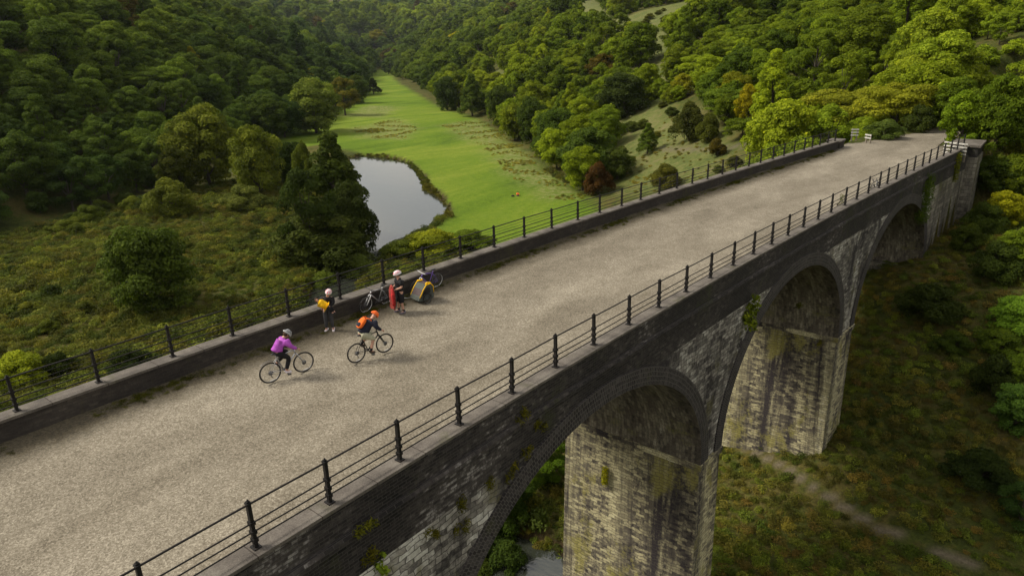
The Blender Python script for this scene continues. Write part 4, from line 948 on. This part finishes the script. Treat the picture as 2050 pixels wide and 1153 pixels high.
def hand_parts(w, d, up, s=1.0, curl=.6):
    # wrist position, pointing direction, back-of-hand normal: palm and five bent fingers
    d = V3(d).normalized(); up = V3(up); up = (up-d*up.dot(d)).normalized(); sd_ = d.cross(up); w = V3(w); out = []
    out.append(skin_mesh({'a': (w, .024*s), 'b': (w+d*.045*s, .030*s), 'c': (w+d*.085*s, .028*s)}, [('a', 'b'), ('b', 'c')], 'a'))
    for k, (o_, L) in enumerate(((-.027, .062), (-.009, .072), (.009, .068), (.026, .055))):
        b = w+d*.085*s+sd_*o_*s; d1 = (d*math.cos(curl)-up*math.sin(curl)); d2 = (d*math.cos(curl*2.1)-up*math.sin(curl*2.1))
        out.append(skin_mesh({'a': (b-d*.02*s, .009*s), 'b': (b+d1*L*.5*s, .0088*s), 'c': (b+d1*L*.5*s+d2*L*.5*s, .0075*s)}, [('a', 'b'), ('b', 'c')], 'a'))
    t = w+d*.03*s-sd_*.026*s; out.append(skin_mesh({'a': (t, .011*s), 'b': (t+(d*.6-sd_*.7-up*.3)*.032*s, .0105*s), 'c': (t+(d*.9-sd_*.7-up*.6)*.055*s, .009*s)}, [('a', 'b'), ('b', 'c')], 'a'))
    return out
def figure(loc, rz, J, lab, cloths, s=1.0, face=(1, 0, 0), name='person', hands=True, hair=None, helmet=None, group=None, shoe=None, sock=None, scl=(.93, .93, .90)):
    """J: joint name -> position.  pel, spi, che, nek, hed; shl/elb/wri, hip/kne/ank/toe with suffix L and R"""
    r = empty(name, loc, rz, lab, 'person', group)
    rad = {'pel': .112, 'spi': .10, 'che': .11, 'nek': .052}; P = {k: V3(v) for k, v in J.items() if k != 'curl'}
    for q in 'LR':
        rad.update({'shl'+q: .045, 'elb'+q: .042, 'wri'+q: .028, 'hip'+q: .092, 'kne'+q: .058, 'ank'+q: .038, 'toe'+q: .032})
    rad = {k: v*s*(1.0 if k in ('pel', 'spi', 'che') else 1.18) for k, v in rad.items()}
    E_ = [('pel', 'spi'), ('spi', 'che'), ('che', 'nek')]
    for q in 'LR': E_ += [('che', 'shl'+q), ('shl'+q, 'elb'+q), ('elb'+q, 'wri'+q), ('pel', 'hip'+q), ('hip'+q, 'kne'+q), ('kne'+q, 'ank'+q), ('ank'+q, 'toe'+q)]
    JJ = {k: (P[k], rad[k]) for k in rad}
    # calves
    for q in 'LR':
        JJ['cal'+q] = (P['kne'+q].lerp(P['ank'+q], .33), .054*s); E_.remove(('kne'+q, 'ank'+q)); E_ += [('kne'+q, 'cal'+q), ('cal'+q, 'ank'+q)]
    fx = V3(face).normalized(); h = P['hed']; upv = (h-P['nek']).normalized(); lat = upv.cross(fx).normalized(); fx = lat.cross(upv).normalized()
    JJ['jaw'] = (P['nek'].lerp(h, .45)+fx*.015*s, .062*s); JJ['mid'] = (h, .088*s); JJ['top'] = (h+upv*.075*s-fx*.01*s, .070*s); E_ += [('nek', 'jaw'), ('jaw', 'mid'), ('mid', 'top')]
    parts = [(skin_mesh(JJ, E_, 'pel', 2), 0)]
    fm = MB(); Mx = Matrix((fx, lat, upv)).transposed()
    fm.ell(h+fx*.092*s-upv*.02*s, (.018*s, .012*s, .024*s), 8, 6, 0)
    for e in (-1, 1):
        fm.ell(h+lat*.086*s*e-upv*.005*s, (.014*s, .012*s, .026*s), 8, 6, 0); fm.ell(h+fx*.080*s+lat*.032*s*e+upv*.012*s, (.010*s, .014*s, .008*s), 8, 6, 1, Mx)
    fm.ell(h+fx*.074*s-upv*.052*s, (.012*s, .024*s, .007*s), 8, 6, 2, Mx)
    fme = fm.mesh('f', [M['skin'], M['black'], M['lip']]); 
    bm = bmesh.new(); bm.from_mesh(parts[0][0]); n0 = len(bm.faces); 
    for f in bm.faces: f.material_index = 0
    bm.from_mesh(fme)
    if hands:
        for q in 'LR':
            d = (P['wri'+q]-P['elb'+q]).normalized(); d2 = V3(J.get('hdir'+q, d)); n = V3(J.get('hup'+q, (0, 0, 1)))
            for hm in hand_parts(P['wri'+q], d2, n, s, J.get('curl', .6)):
                n1 = len(bm.faces); bm.from_mesh(hm); bm.faces.ensure_lookup_table()
                for f in bm.faces[n1:]: f.material_index = 0
    out = bpy.data.meshes.new('body'); bm.to_mesh(out); bm.free(); out.materials.clear()
    for m_ in (M['skin'], M['black'], M['lip']): out.materials.append(m_)
    link('body', out, r, True)
    for cn_, mat, kindc, k in cloths:
        JC = {}; EC = []
        if kindc in ('top', 'tee'):
            JC = {'pel': (P['pel']-(P['spi']-P['pel'])*.12, .185*k*s), 'spi': (P['spi'], .178*k*s), 'che': (P['che'], .19*k*s), 'nek': (P['nek'], .086*k*s)}; EC = [('pel', 'spi'), ('spi', 'che'), ('che', 'nek')]; root = 'spi'
            for q in 'LR':
                JC['shl'+q] = (P['shl'+q], .104*k*s); EC.append(('che', 'shl'+q))
                if kindc == 'top': JC['elb'+q] = (P['elb'+q], .074*k*s); JC['wri'+q] = (P['elb'+q].lerp(P['wri'+q], .96), .050*k*s); EC += [('shl'+q, 'elb'+q), ('elb'+q, 'wri'+q)]
                else: JC['elb'+q] = (P['shl'+q].lerp(P['elb'+q], .78), .088*k*s); EC += [('shl'+q, 'elb'+q)]
        else:
            JC = {'spi': (P['pel'].lerp(P['spi'], .55), .158*k*s), 'pel': (P['pel'], .172*k*s)}; EC = [('spi', 'pel')]; root = 'pel'
            for q in 'LR':
                JC['hip'+q] = (P['hip'+q], .130*k*s); EC.append(('pel', 'hip'+q))
                if kindc == 'long': JC['kne'+q] = (P['kne'+q], .090*k*s); JC['cal'+q] = (P['kne'+q].lerp(P['ank'+q], .35), .086*k*s); JC['ank'+q] = (P['kne'+q].lerp(P['ank'+q], .95), .062*k*s); EC += [('hip'+q, 'kne'+q), ('kne'+q, 'cal'+q), ('cal'+q, 'ank'+q)]
                else: JC['kne'+q] = (P['hip'+q].lerp(P['kne'+q], 1.0), .104*k*s); JC['kn2'+q] = (P['kne'+q].lerp(P['ank'+q], .12), .104*k*s); EC += [('hip'+q, 'kne'+q), ('kne'+q, 'kn2'+q)]
        join_meshes(cn_, [(skin_mesh(JC, EC, root, 2), 0)], [mat], r)
    for q in 'LR':
        a, t = P['ank'+q], P['toe'+q]; d = (t-a); d.z = 0 if abs(d.z) < .1 else d.z; dn = (t-a).normalized()
        sm = skin_mesh({'a': (a+V3((0, 0, -.015*s)), .055*s), 'h': (a-dn*.035*s+V3((0, 0, -.05*s)), .052*s), 'm': (a.lerp(t, .6)+V3((0, 0, -.018*s)), .056*s), 't': (t+dn*.04*s, .048*s)}, [('a', 'h'), ('a', 'm'), ('m', 't')], 'a')
        so = join_meshes('shoe', [(sm, 0)], [shoe or M['black']], r)
        if sock: MB().tube([a, a+(P['kne'+q]-a)*.22], [.045*s, .05*s], 12).build('sock', sock, r, True)
    if hair:
        MB().ell(h+upv*.012*s-fx*.028*s, (.092*s, .096*s, .105*s), 16, 12, 0, Mx).build('hair', hair, r, True)
    r.scale = scl
    if helmet:
        c1, c2 = helmet; hm = MB(); N = 28; nr = 9; c = h+upv*.045*s-fx*.006*s
        b0 = 0; rows = []
        for j in range(nr+1):
            th = (math.pi/2+.12)*j/nr
            for i in range(N):
                ph = 2*math.pi*i/N; d = V3((math.sin(th)*math.cos(ph), math.sin(th)*math.sin(ph), math.cos(th))); rib = 1+.045*math.cos(d.y*26)*(1 if th > .1 else 0)
                hm.v.append(tuple(c+Mx@V3((d.x*.150*rib*s-(.012*s if d.x < 0 else 0), d.y*.116*rib*s, d.z*.125*rib*s-.018*s*max(0, -d.x)))))
        for j in range(nr):
            for i in range(N):
                i2 = (i+1) % N; ph = 2*math.pi*(i+.5)/N; th = (math.pi/2)*(j+.5)/nr; yy = math.sin(th)*math.sin(ph)
                hm.f.append((j*N+i, (j+1)*N+i, (j+1)*N+i2, j*N+i2)); hm.uv.append([(0, 0)]*4); hm.m.append(1 if (math.cos(yy*26) < -.25 and 1 <= j < nr-2) else 0)
        ho = hm.build('helmet', [c1, c2], r, True)
    return r
M['lip'] = plain('lips', (.35, .11, .09), .6)
purple = cloth('purple_jacket', (.36, .075, .42)); blackc = cloth('black_fabric', (.012, .012, .014)); greyl = cloth('grey_leggings', (.055, .055, .06)); tan = cloth('stone_shorts', (.40, .39, .28))
navy = cloth('navy_jacket', (.014, .016, .03)); orange = cloth('orange_fabric', (.85, .16, .02)); yellow = cloth('yellow_fabric', (.85, .50, .01)); red = cloth('red_fabric', (.38, .02, .02), .5)
pink = plain('pink_shell', (.80, .08, .16), .35); wht = plain('white_shell', (.75, .75, .76), .35); orsh = plain('orange_shell', (.9, .14, .015), .35); dksh = plain('dark_shell', (.03, .03, .035), .4); gysh = plain('grey_shell', (.35, .36, .37), .4)
hairb = cloth('brown_hair', (.05, .028, .015)); shw = cloth('white_shoe', (.72, .66, .7), .08); shg = cloth('grey_shoe', (.16, .14, .17)); shb = cloth('brown_shoe', (.07, .05, .035))

def rider_pose(lean, kR, kL, s=1.0):
    # lean: forward distance of the shoulders
    return dict(pel=(-.20, 0, 1.01), spi=(-.20+lean*.48, 0, 1.18), che=(-.20+lean*.95, 0, 1.31), nek=(-.20+lean*1.24, 0, 1.405), hed=(-.20+lean*1.24+.10, 0, 1.475),
                shlL=(-.17+lean*1.02, .18, 1.335), shlR=(-.17+lean*1.02, -.18, 1.335), elbL=(.12+lean*.30, .30, 1.16), elbR=(.12+lean*.30, -.30, 1.16), wriL=(.385, .31, 1.02), wriR=(.385, -.31, 1.02),
                hipL=(-.19, .09, .98), hipR=(-.19, -.09, .98), kneL=kL[0], kneR=kR[0], ankL=kL[1], ankR=kR[1], toeL=kL[2], toeR=kR[2], curl=1.05, hdirL=(.8, .0, -.3), hdirR=(.8, 0, -.3))
LEGR = ((.17, -.11, .72), (.02, -.135, .32), (.15, -.14, .23)); LEGL = ((.22, .11, .86), (-.16, .13, .56), (-.05, .135, .46))
# the first pair: rider in purple and rider with the orange backpack
for nm, a, b, lean_, lab, bl, opt in (
    ('purple', at(545, 766, ZG), at(611, 744, ZG), .27, 'cyclist in a purple jacket, black leggings and grey helmet riding the silver bicycle', 'silver bicycle ridden by the cyclist in purple', 0),
    ('orange', at(713, 727, ZG), at(776, 704, ZG), .36, 'cyclist in navy jacket, stone shorts and orange helmet riding the black bicycle', 'black bicycle ridden by the cyclist in the orange helmet', 1)):
    th = heading(a, b); c = (a+b)/2; dx, dy = math.cos(th), math.sin(th); loc = (c[0]-.11*dx, c[1]-.11*dy, ZG+.004)
    bicycle('bicycle', loc, th, R_(-2), M['silver'] if not opt else M['black'], M['black'] if opt else M['greym'], bl, fork=M['silver'] if not opt else M['black'], R=.35, mud=not opt, pedal_a=-1.0)
    if not opt:
        figure(loc, th, rider_pose(lean_, LEGR, LEGL), lab, [('jacket', purple, 'top', 1.0), ('leggings', blackc, 'long', .92)], face=(1, 0, -.25), helmet=(gysh, dksh), shoe=shw, hair=hairb)
    else:
        J = rider_pose(lean_, LEGR, LEGL); figure(loc, th, J, lab, [('jacket', navy, 'top', 1.04), ('shorts', tan, 'shorts', 1.02)], face=(1, 0, -.3), helmet=(orsh, orange), shoe=shb, sock=blackc)
        bp = empty('backpack', loc, th, 'orange backpack worn by the cyclist in the orange helmet', 'backpack'); bp.scale = (.93, .93, .90); ang = math.atan2(lean_*.92, .33)
        Mb = Matrix.Rotation(ang, 4, 'Y'); cc = V3((-.20+lean_*.45, 0, 1.18))+Mb@V3((-.205, 0, .05))
        b_ = MB(); b_.ell((0, 0, 0), (.075, .135, .20), 18, 14, 0, f=lambda d: (abs(d.x)**4+abs(d.y)**4+abs(d.z)**4)**(-.18)); o = b_.build('pack_body', orange, bp, True); o.matrix_local = Matrix.Translation(cc)@Mb
        b_ = MB()
        b_.ell((-.035, 0, -.08), (.06, .10, .08), 14, 10, 0, f=lambda d: (abs(d.x)**4+abs(d.y)**4+abs(d.z)**4)**(-.18)); o = b_.build('front_pocket', navy, bp, True); o.matrix_local = Matrix.Translation(cc)@Mb
        for q in (-1, 1):
            o = MB().tube([(.0, .09*q, .2), (.10, .12*q, .25), (.22, .13*q, .22), (.30, .13*q, .10)], .022, 8).build('strap', orange, bp, True); o.matrix_local = Matrix.Translation(cc)@Mb

# parked bicycles, the trailer and the family by the far parapet
bicycle('bicycle', (-8.76, 15.30, ZG+.02), R_(-88), R_(-9), M['silver'], M['whitep'], 'black bicycle with silver tubes and white fork leaning on the wall left of the man', fork=M['whitep'])
bicycle('bicycle', (-8.58, 17.75, ZG+.02), R_(-94), R_(-9), M['purplep'], M['whitep'], 'purple bicycle with white fork leaning on the wall behind the yellow trailer', fork=M['whitep'], bar=M['whitep'])
# silver tubes on the first parked bicycle
bicycle('bicycle', (xr(46.2)-.58, 46.2, ZG+.02), R_(82), R_(-14), M['greym'], M['silver'], 'small grey bicycle leaning inside the near parapet far along the bridge', fork=M['silver'])
def trailer(loc, rz):
    r = empty('child_trailer', loc, rz, 'yellow and grey two wheeled child trailer standing behind the man in black', 'bike trailer')
    grey = cloth('grey_fabric', (.075, .085, .075)); mesh_ = plain('dark_mesh_window', (.05, .03, .03), .5, 0, .3, 60)
    prof = [(.50, .20), (.44, .34), (.20, .66), (-.02, .86), (-.30, .88), (-.46, .72), (-.47, .24), (-.40, .17), (.40, .16)]
    w = .34; mb = MB(); mb.quad([(x, -w, z) for x, z in prof]); mb.quad([(x, w, z) for x, z in prof][::-1])
    for k in range(len(prof)):
        (x1, z1), (x2, z2) = prof[k], prof[(k+1) % len(prof)]; mb.quad([(x1, -w, z1), (x1, w, z1), (x2, w, z2), (x2, -w, z2)], None, 0)
    mb.build('pod', grey, r)
    for s in (-1, 1):
        win = [(.26, .42), (.10, .66), (-.06, .74), (-.24, .70), (-.28, .54), (-.2, .44), (.05, .38)]; y = (w+.008)*s
        q = MB(); q.quad([(x, y, z) for x, z in (win if s < 0 else win[::-1])]); q.build('side_window', M['black'], r)
        MB().tube([(x, (w+.012)*s, z) for x, z in ((.44, .34), (.20, .66), (-.02, .87), (-.30, .89), (-.46, .73), (-.47, .45))], .024, 8).build('yellow_edge', yellow, r, True)
        MB().tube([(-.02, (w-.02)*s, .90), (-.16, (w-.10)*s, .915), (-.32, (w-.03)*s, .90)], [.05, .035, .05], 8).build('roof_trim', yellow, r, True)
        wl = MB().torus((.02, s*.42, .245), (0, 1, 0), .20, .010, 30, 6).tube([(.02, s*.36, .245), (.02, s*.45, .245)], .022, 8)
        for k in range(12): a = k*math.pi/6; wl.tube([(.02, s*.42, .245), (.02+.2*math.cos(a), s*.42, .245+.2*math.sin(a))], .003, 4)
        wo_ = wl.build('wheel', M['greym'], r, True); MB().torus((.02, s*.42, .245), (0, 1, 0), .223, .024, 30, 8).build('tyre', M['rubber'], wo_, True)
        MB().torus((.02, s*.42, .245), (0, 1, 0), .275, .016, 14, 6, 0, 3.35, 6.1).build('wheel_guard', M['black'], r, True)
    q = MB(); q.quad([(.40, -w+.03, .405), (.40, w-.03, .405), (.21, w-.03, .665), (.21, -w+.03, .665)]); q.build('front_window', mesh_, r)
    q = MB(); q.quad([(-.04, -w+.04, .872), (-.04, w-.04, .872), (-.27, w-.04, .892), (-.27, -w+.04, .892)]); q.build('roof_window', mesh_, r)
    q = MB(); q.box((-.475, -w-.01, .50), (-.455, w+.01, .72)); q.build('rear_panel', yellow, r)
    MB().tube([(.45, -w, .2), (.45, w, .2)], .018, 8).build('bumper', M['greym'], r, True)
    MB().tube([(.46, -.26, .22), (.74, -.29, .25), (.98, -.22, .32)], .016, 8).build('tow_bar', M['silver'], r, True)
    return r
pt = at(855, 611, ZG); trailer((pt[0]-.42, pt[1]+.18, ZG+.004), R_(-100)).scale = (.70, .86, .84)

# the man, facing along the parapet to the left of the photo
fa, fb = at(812, 629, ZG), at(797, 622, ZG); c = (fa+fb)/2; fd = math.atan2(-.93, -.30)
stand = dict(pel=(0, 0, .94), spi=(-.01, 0, 1.12), che=(.0, 0, 1.33), nek=(.02, 0, 1.50), hed=(.055, 0, 1.615), shlL=(.0, .185, 1.40), shlR=(.0, -.185, 1.40), elbL=(.03, .24, 1.13), elbR=(.03, -.24, 1.13), wriL=(.26, .13, 1.06), wriR=(.26, -.13, 1.06),
             hipL=(0, .09, .92), hipR=(0, -.09, .92), kneL=(.03, .12, .50), kneR=(.05, -.11, .50), ankL=(-.02, .15, .09), ankR=(.06, -.15, .09), toeL=(.13, .16, .035), toeR=(.21, -.17, .035), curl=1.1)
figure((c[0], c[1], ZG+.004), fd, stand, 'man in black t-shirt, black shorts and pink white helmet holding a red jacket', [('tshirt', blackc, 'tee', 1.08), ('shorts', blackc, 'shorts', 1.08)], s=1.03, face=(1, -.1, -.35), helmet=(wht, pink), shoe=shg, sock=blackc, hair=hairb)
def red_jacket(loc, rz):
    mb = MB(); n = 22; zs = np.linspace(1.10, .22, 22)
    for j, z in enumerate(zs):
        t = j/(len(zs)-1); w = .09+.17*min(1, t*2.0)-.05*t; th = .035+.02*math.sin(t*5)
        for i in range(n):
            a = 2*math.pi*i/n; k = 1+.22*math.sin(a*5+t*4)+.12*math.sin(a*9-t*7); mb.v.append((.30+.02*math.sin(t*6)+.04*t+math.cos(a)*th*k, .03*math.sin(t*4)+math.sin(a)*w*k, z+.02*math.sin(a*3)*t))
    for j in range(len(zs)-1):
        for i in range(n): i2 = (i+1) % n; mb.f.append((j*n+i, (j+1)*n+i, (j+1)*n+i2, j*n+i2)); mb.uv.append([(0, 0)]*4); mb.m.append(0)
    mb.f.append(tuple(range(n))); mb.uv.append([(0, 0)]*n); mb.m.append(0)
    r = empty('red_jacket', loc, rz, 'red patterned jacket hanging from the hands of the man in black', 'jacket')
    mb.build('jacket_body', patterned(), r, True); MB().tube([(.33, .10, 1.0), (.38, .20, .75), (.36, .22, .52), (.37, .2, .42)], [.05, .065, .055, .06], 10).build('sleeve', red, r, True)
red_jacket((c[0], c[1], ZG), fd)
# the woman facing the camera with a child in yellow in her arms
f1, f2 = at(653, 663, ZG), at(669, 662, ZG); c = (f1+f2)/2; wd_ = math.atan2(-.70, .68)
wom = dict(stand); wom.update(che=(-.03, .05, 1.27), spi=(0, .02, 1.10), nek=(.0, .07, 1.42), hed=(.03, .10, 1.525), shlL=(-.02, .22, 1.33), shlR=(-.02, -.11, 1.33), elbL=(.05, .24, 1.13), elbR=(.08, -.27, 1.15), wriL=(.27, .02, 1.03), wriR=(.33, -.17, 1.10),
    kneL=(.02, .10, .49), kneR=(.02, -.10, .49), ankL=(-.03, .12, .09), ankR=(-.03, -.12, .09), toeL=(.12, .14, .035), toeR=(.11, -.16, .035), curl=1.0, hdirL=(.4, -.8, .1), hdirR=(.3, .8, .1), hupL=(1, 0, -.2), hupR=(1, 0, -.2))
figure((c[0], c[1], ZG+.004), wd_, wom, 'woman in black jacket, grey leggings and pink white helmet cradling a child', [('jacket', blackc, 'top', .98), ('leggings', greyl, 'long', .88)], s=.97, face=(1, -.35, -.35), helmet=(wht, pink), shoe=shw, hair=hairb)
kid = dict(pel=(.26, .02, 1.10), spi=(.27, -.07, 1.16), che=(.27, -.17, 1.24), nek=(.26, -.24, 1.30), hed=(.27, -.29, 1.37), shlL=(.34, -.15, 1.30), shlR=(.20, -.20, 1.30), elbL=(.40, -.08, 1.21), elbR=(.22, -.1, 1.22), wriL=(.38, -.12, 1.11), wriR=(.30, -.03, 1.18),
    hipL=(.30, .04, 1.08), hipR=(.22, .04, 1.08), kneL=(.38, .14, 1.05), kneR=(.28, .17, 1.06), ankL=(.34, .22, .87), ankR=(.26, .27, .88), toeL=(.41, .26, .84), toeR=(.34, .31, .85), curl=.7)
figure((c[0], c[1], ZG), wd_, kid, 'small child in a yellow hooded jacket lying in the woman\'s arms', [('yellow_jacket', yellow, 'top', 1.3), ('trousers', blackc, 'long', .9)], s=.74, face=(.7, -.2, .7), shoe=M['black'], hair=hairb)
# walker sitting on the meadow and the bag beside
p = ground(1037, 393); sit = dict(pel=(0, 0, .14), spi=(-.06, 0, .34), che=(-.02, 0, .54), nek=(.03, 0, .70), hed=(.07, 0, .81), shlL=(0, .18, .60), shlR=(0, -.18, .60), elbL=(.18, .24, .40), elbR=(.18, -.24, .40), wriL=(.38, .12, .42), wriR=(.38, -.12, .42),
    hipL=(.02, .09, .13), hipR=(.02, -.09, .13), kneL=(.36, .14, .42), kneR=(.36, -.14, .42), ankL=(.55, .12, .09), ankR=(.55, -.12, .09), toeL=(.70, .13, .05), toeR=(.70, -.13, .05))
figure((p[0], p[1], p[2]), R_(-60), sit, 'walker in an orange red top sitting on the meadow grass', [('jacket', orange, 'top', 1.1), ('trousers', blackc, 'long', 1.0)], s=1.15, face=(1, 0, -.2), shoe=shb, hair=hairb)
q_ = ground(1027, 394); bg_ = empty('bag', (q_[0], q_[1], q_[2]), .4, 'black bag lying on the grass left of the sitting walker', 'bag')
MB().ell((0, 0, .14), (.34, .2, .16), 16, 10, 0, f=lambda d: 1+.08*math.sin(d.x*5)).build('bag_body', blackc, bg_, True); MB().torus((0, 0, .24), (0, 1, 0), .12, .015, 12, 6, 0, 3.3, 6.1).build('handle', blackc, bg_, True)

# ---------------------------------------------------------------- white rails at the bridge end
def white_rails(a, b, n, z0, label, hgt=1.0):
    a = V3(a); b = V3(b); L = (b-a).length; th = math.atan2(b.y-a.y, b.x-a.x); r = empty('rail_fence', a, th, label, 'fence', 'white rail fences at the bridge end')
    for k in range(n): z = hgt-.07-k*.26; MB().box((0, -.02, z-.055), (L, .02, z+.055)).build('rail', M['whitew'], r)
    for x in (.12, L-.12): MB().box((x-.05, .022, -.3), (x+.05, .12, hgt)).build('post', M['greyw'], r)
M['whitew'] = plain('white_boards', (.50, .49, .45), .7, 0, .2); M['greyw'] = plain('weathered_post', (.2, .17, .13), .8, 0, .3)
pa, pb = at(1886, 312, ZG), at(1932, 318, ZG); white_rails(pa, (pb[0], pb[1], ZG), 4, 0, 'white four board fence behind the near parapet end, largest of the three', 1.15)
pa, pb = at(1702, 281, ZG), at(1717, 281, ZG); white_rails(pa, (pb[0], pb[1], ZG), 3, 0, 'short white board fence touching the far parapet end', 1.05)
pa, pb = at(1730, 286, ZG), at(1742, 288, ZG); white_rails(pa, (pb[0], pb[1], ZG), 2, 0, 'short white two board fence at the foot of the bluish shrub', .8)

# ---------------------------------------------------------------- plants rooted in the masonry
def wall_plant(name, label, pts, n, size, tint, cat='plant', seed=1, asp=.5):
    g = np.random.default_rng(seed); lob = [((x, y, z), (r, r*.8, r)) for x, y, z, r in pts]; c = np.mean([l[0] for l in lob], axis=0); root = empty(name, c, 0, label, cat)
    me = leaves_mesh('foliage', [((l[0][0]-c[0], l[0][1]-c[1], l[0][2]-c[2]), l[1]) for l in lob], n, size, .1, g, asp, inner=.3); o = link('foliage', me, root); o['tint'] = list(tint)
    st = MB()
    for l in lob[:6]: st.tube([(-.25, 0, -.2), tuple((np.array(l[0])-c)*.8)], [.02, .006], 5)
    st.build('stem', M['bark'], root); return root
def onface(px, py, off=.25):
    d = ray(px, py); ts = np.linspace(4, 120, 12000)[:, None]; P = CAM+ts*d; i = int(np.argmax(P[:, 0] < xr(P[:, 1])+off)); return P[i]
a = onface(1492, 628); wall_plant('shrub', 'leafy green shrub growing out of the spandrel between the first and second arch', [(a[0]+.15, a[1], a[2], .32), (a[0]+.3, a[1]-.1, a[2]-.35, .3), (a[0]+.25, a[1]+.2, a[2]+.3, .25), (a[0]+.3, a[1]+.15, a[2]+.7, .2), (a[0]+.2, a[1]-.3, a[2]-.1, .2)], 420, .16, (.17, .21, .03), 'shrub', 3)
a = onface(1852, 385); iv = []
for k in range(16): iv.append((a[0]+.12, a[1]+random.uniform(-.7, .8), a[2]+1.0-k*.19, random.uniform(.28, .5)))
wall_plant('ivy', 'dark green ivy hanging beside the third arch', iv, 3600, .10, (.06, .10, .018), 'ivy', 4)
a = onface(1914, 325); wall_plant('ivy', 'yellow green ivy climbing near the pilaster at the bridge end', [(a[0]+.1, a[1]+random.uniform(-.3, .3), a[2]+.5-k*.2, .24) for k in range(10)], 1200, .1, (.15, .17, .02), 'ivy', 5)
mid_y = 23.17; 
def onplane_y(px, py, y): d = ray(px, py); return CAM+(y-CAM[1])/d[1]*d
a = onplane_y(1213, 950, 23.1); wall_plant('flowering_weed', 'bright yellow flowering weed growing on the near pier', [(a[0], a[1]-.1, a[2]+.3-k*.17, .17) for k in range(5)], 420, .09, (.42, .38, .015), 'plant', 6)
a = onface(757, 1132, .3); wall_plant('seedling', 'pale green seedling rooted in the wall at the bottom of the picture', [(a[0], a[1], a[2], .13), (a[0]+.05, a[1]+.12, a[2]-.15, .12), (a[0], a[1]+.15, a[2]+.2, .08)], 90, .10, (.22, .30, .06), 'plant', 7, .8)
a = onface(728, 1057, .35); wall_plant('fern', 'olive fern tuft on the string course near the bottom of the picture', [(a[0]+.03, a[1]+k*.12-.2, a[2]+.02, .11) for k in range(5)], 160, .10, (.10, .11, .03), 'plant', 8, .25)
tufts = [(918, 1010), (925, 1053), (982, 968), (1025, 940), (1052, 908), (1078, 852), (735, 1115), (865, 1068), (1640, 690), (1045, 835), (1600, 610)]
for i, (px, py) in enumerate(tufts):
    a = onface(px, py, .27); wall_plant('grass_tuft', 'small olive grass tuft rooted in the joints of the spandrel wall', [(a[0]+.0, a[1]+random.uniform(-.2, .2), a[2]+random.uniform(-.15, .15), random.uniform(.09, .18)) for k in range(4)], 150, .12, (.085, .085, .02), 'plant', 20+i, .2)['group'] = 'grass tufts on the spandrel wall'
a = at(1696, 415, 0)
for px, py, lab in ((1682, 402, 'thin weed growing behind the near parapet beside the grey bicycle'),):
    a = at(px, py, -.1); wall_plant('weed', lab, [(xr(a[1])-.62, a[1], -.5+.22*k, .16) for k in range(4)], 260, .09, (.12, .14, .04), 'plant', 40, .3)
# weeds along the foot of the far parapet
def foot_weeds():
    n = 5200; y = rng.uniform(-6, 63, n); kk = vnoise(np.column_stack([y*1.7, y*0]), .8) > -.75; y = y[kk]; n = len(y); dx = np.abs(rng.normal(0, .2, n)); x = xl(y)+.25+dx
    m2 = 500; y2 = rng.uniform(2, 64, m2); x2 = xr(y2)-.25-np.abs(rng.normal(0, .07, m2)); k2 = vnoise(np.column_stack([y2, y2*0]), 1.1) > .2; x = np.concatenate([x, x2[k2]]); y = np.concatenate([y, y2[k2]]); n = len(x)
    t = np.array((.055, .06, .018))*rng.uniform(.6, 1.6, (n, 1)); s = rng.uniform(.07, .2, n)
    gn_scatter('path_weeds', np.column_stack([x, y, np.full(n, ZG)]), np.column_stack([rng.uniform(-.2, .2, (n, 2)), rng.uniform(0, 6.28, n)]), np.column_stack([s, s, s*.9]), rng.integers(3, 5, n), t, UG, label='low weeds and grass along the foot of both parapets', cat='weeds')
foot_weeds()

# ---------------------------------------------------------------- the air of the dale
def haze():
    mb = MB(); mb.box((-2600, -260, -40), (900, 3200, 330)); m = bpy.data.materials.new('haze'); m.use_nodes = True; t = m.node_tree; t.nodes.clear()
    o = t.nodes.new('ShaderNodeOutputMaterial'); v = t.nodes.new('ShaderNodeVolumePrincipled'); v.inputs['Color'].default_value = (.80, .88, .95, 1); v.inputs['Density'].default_value = .000035; v.inputs['Anisotropy'].default_value = .2
    t.links.new(v.outputs[0], o.inputs['Volume']); ob = mb.build('haze', m); meta(ob, kind='stuff')
haze()
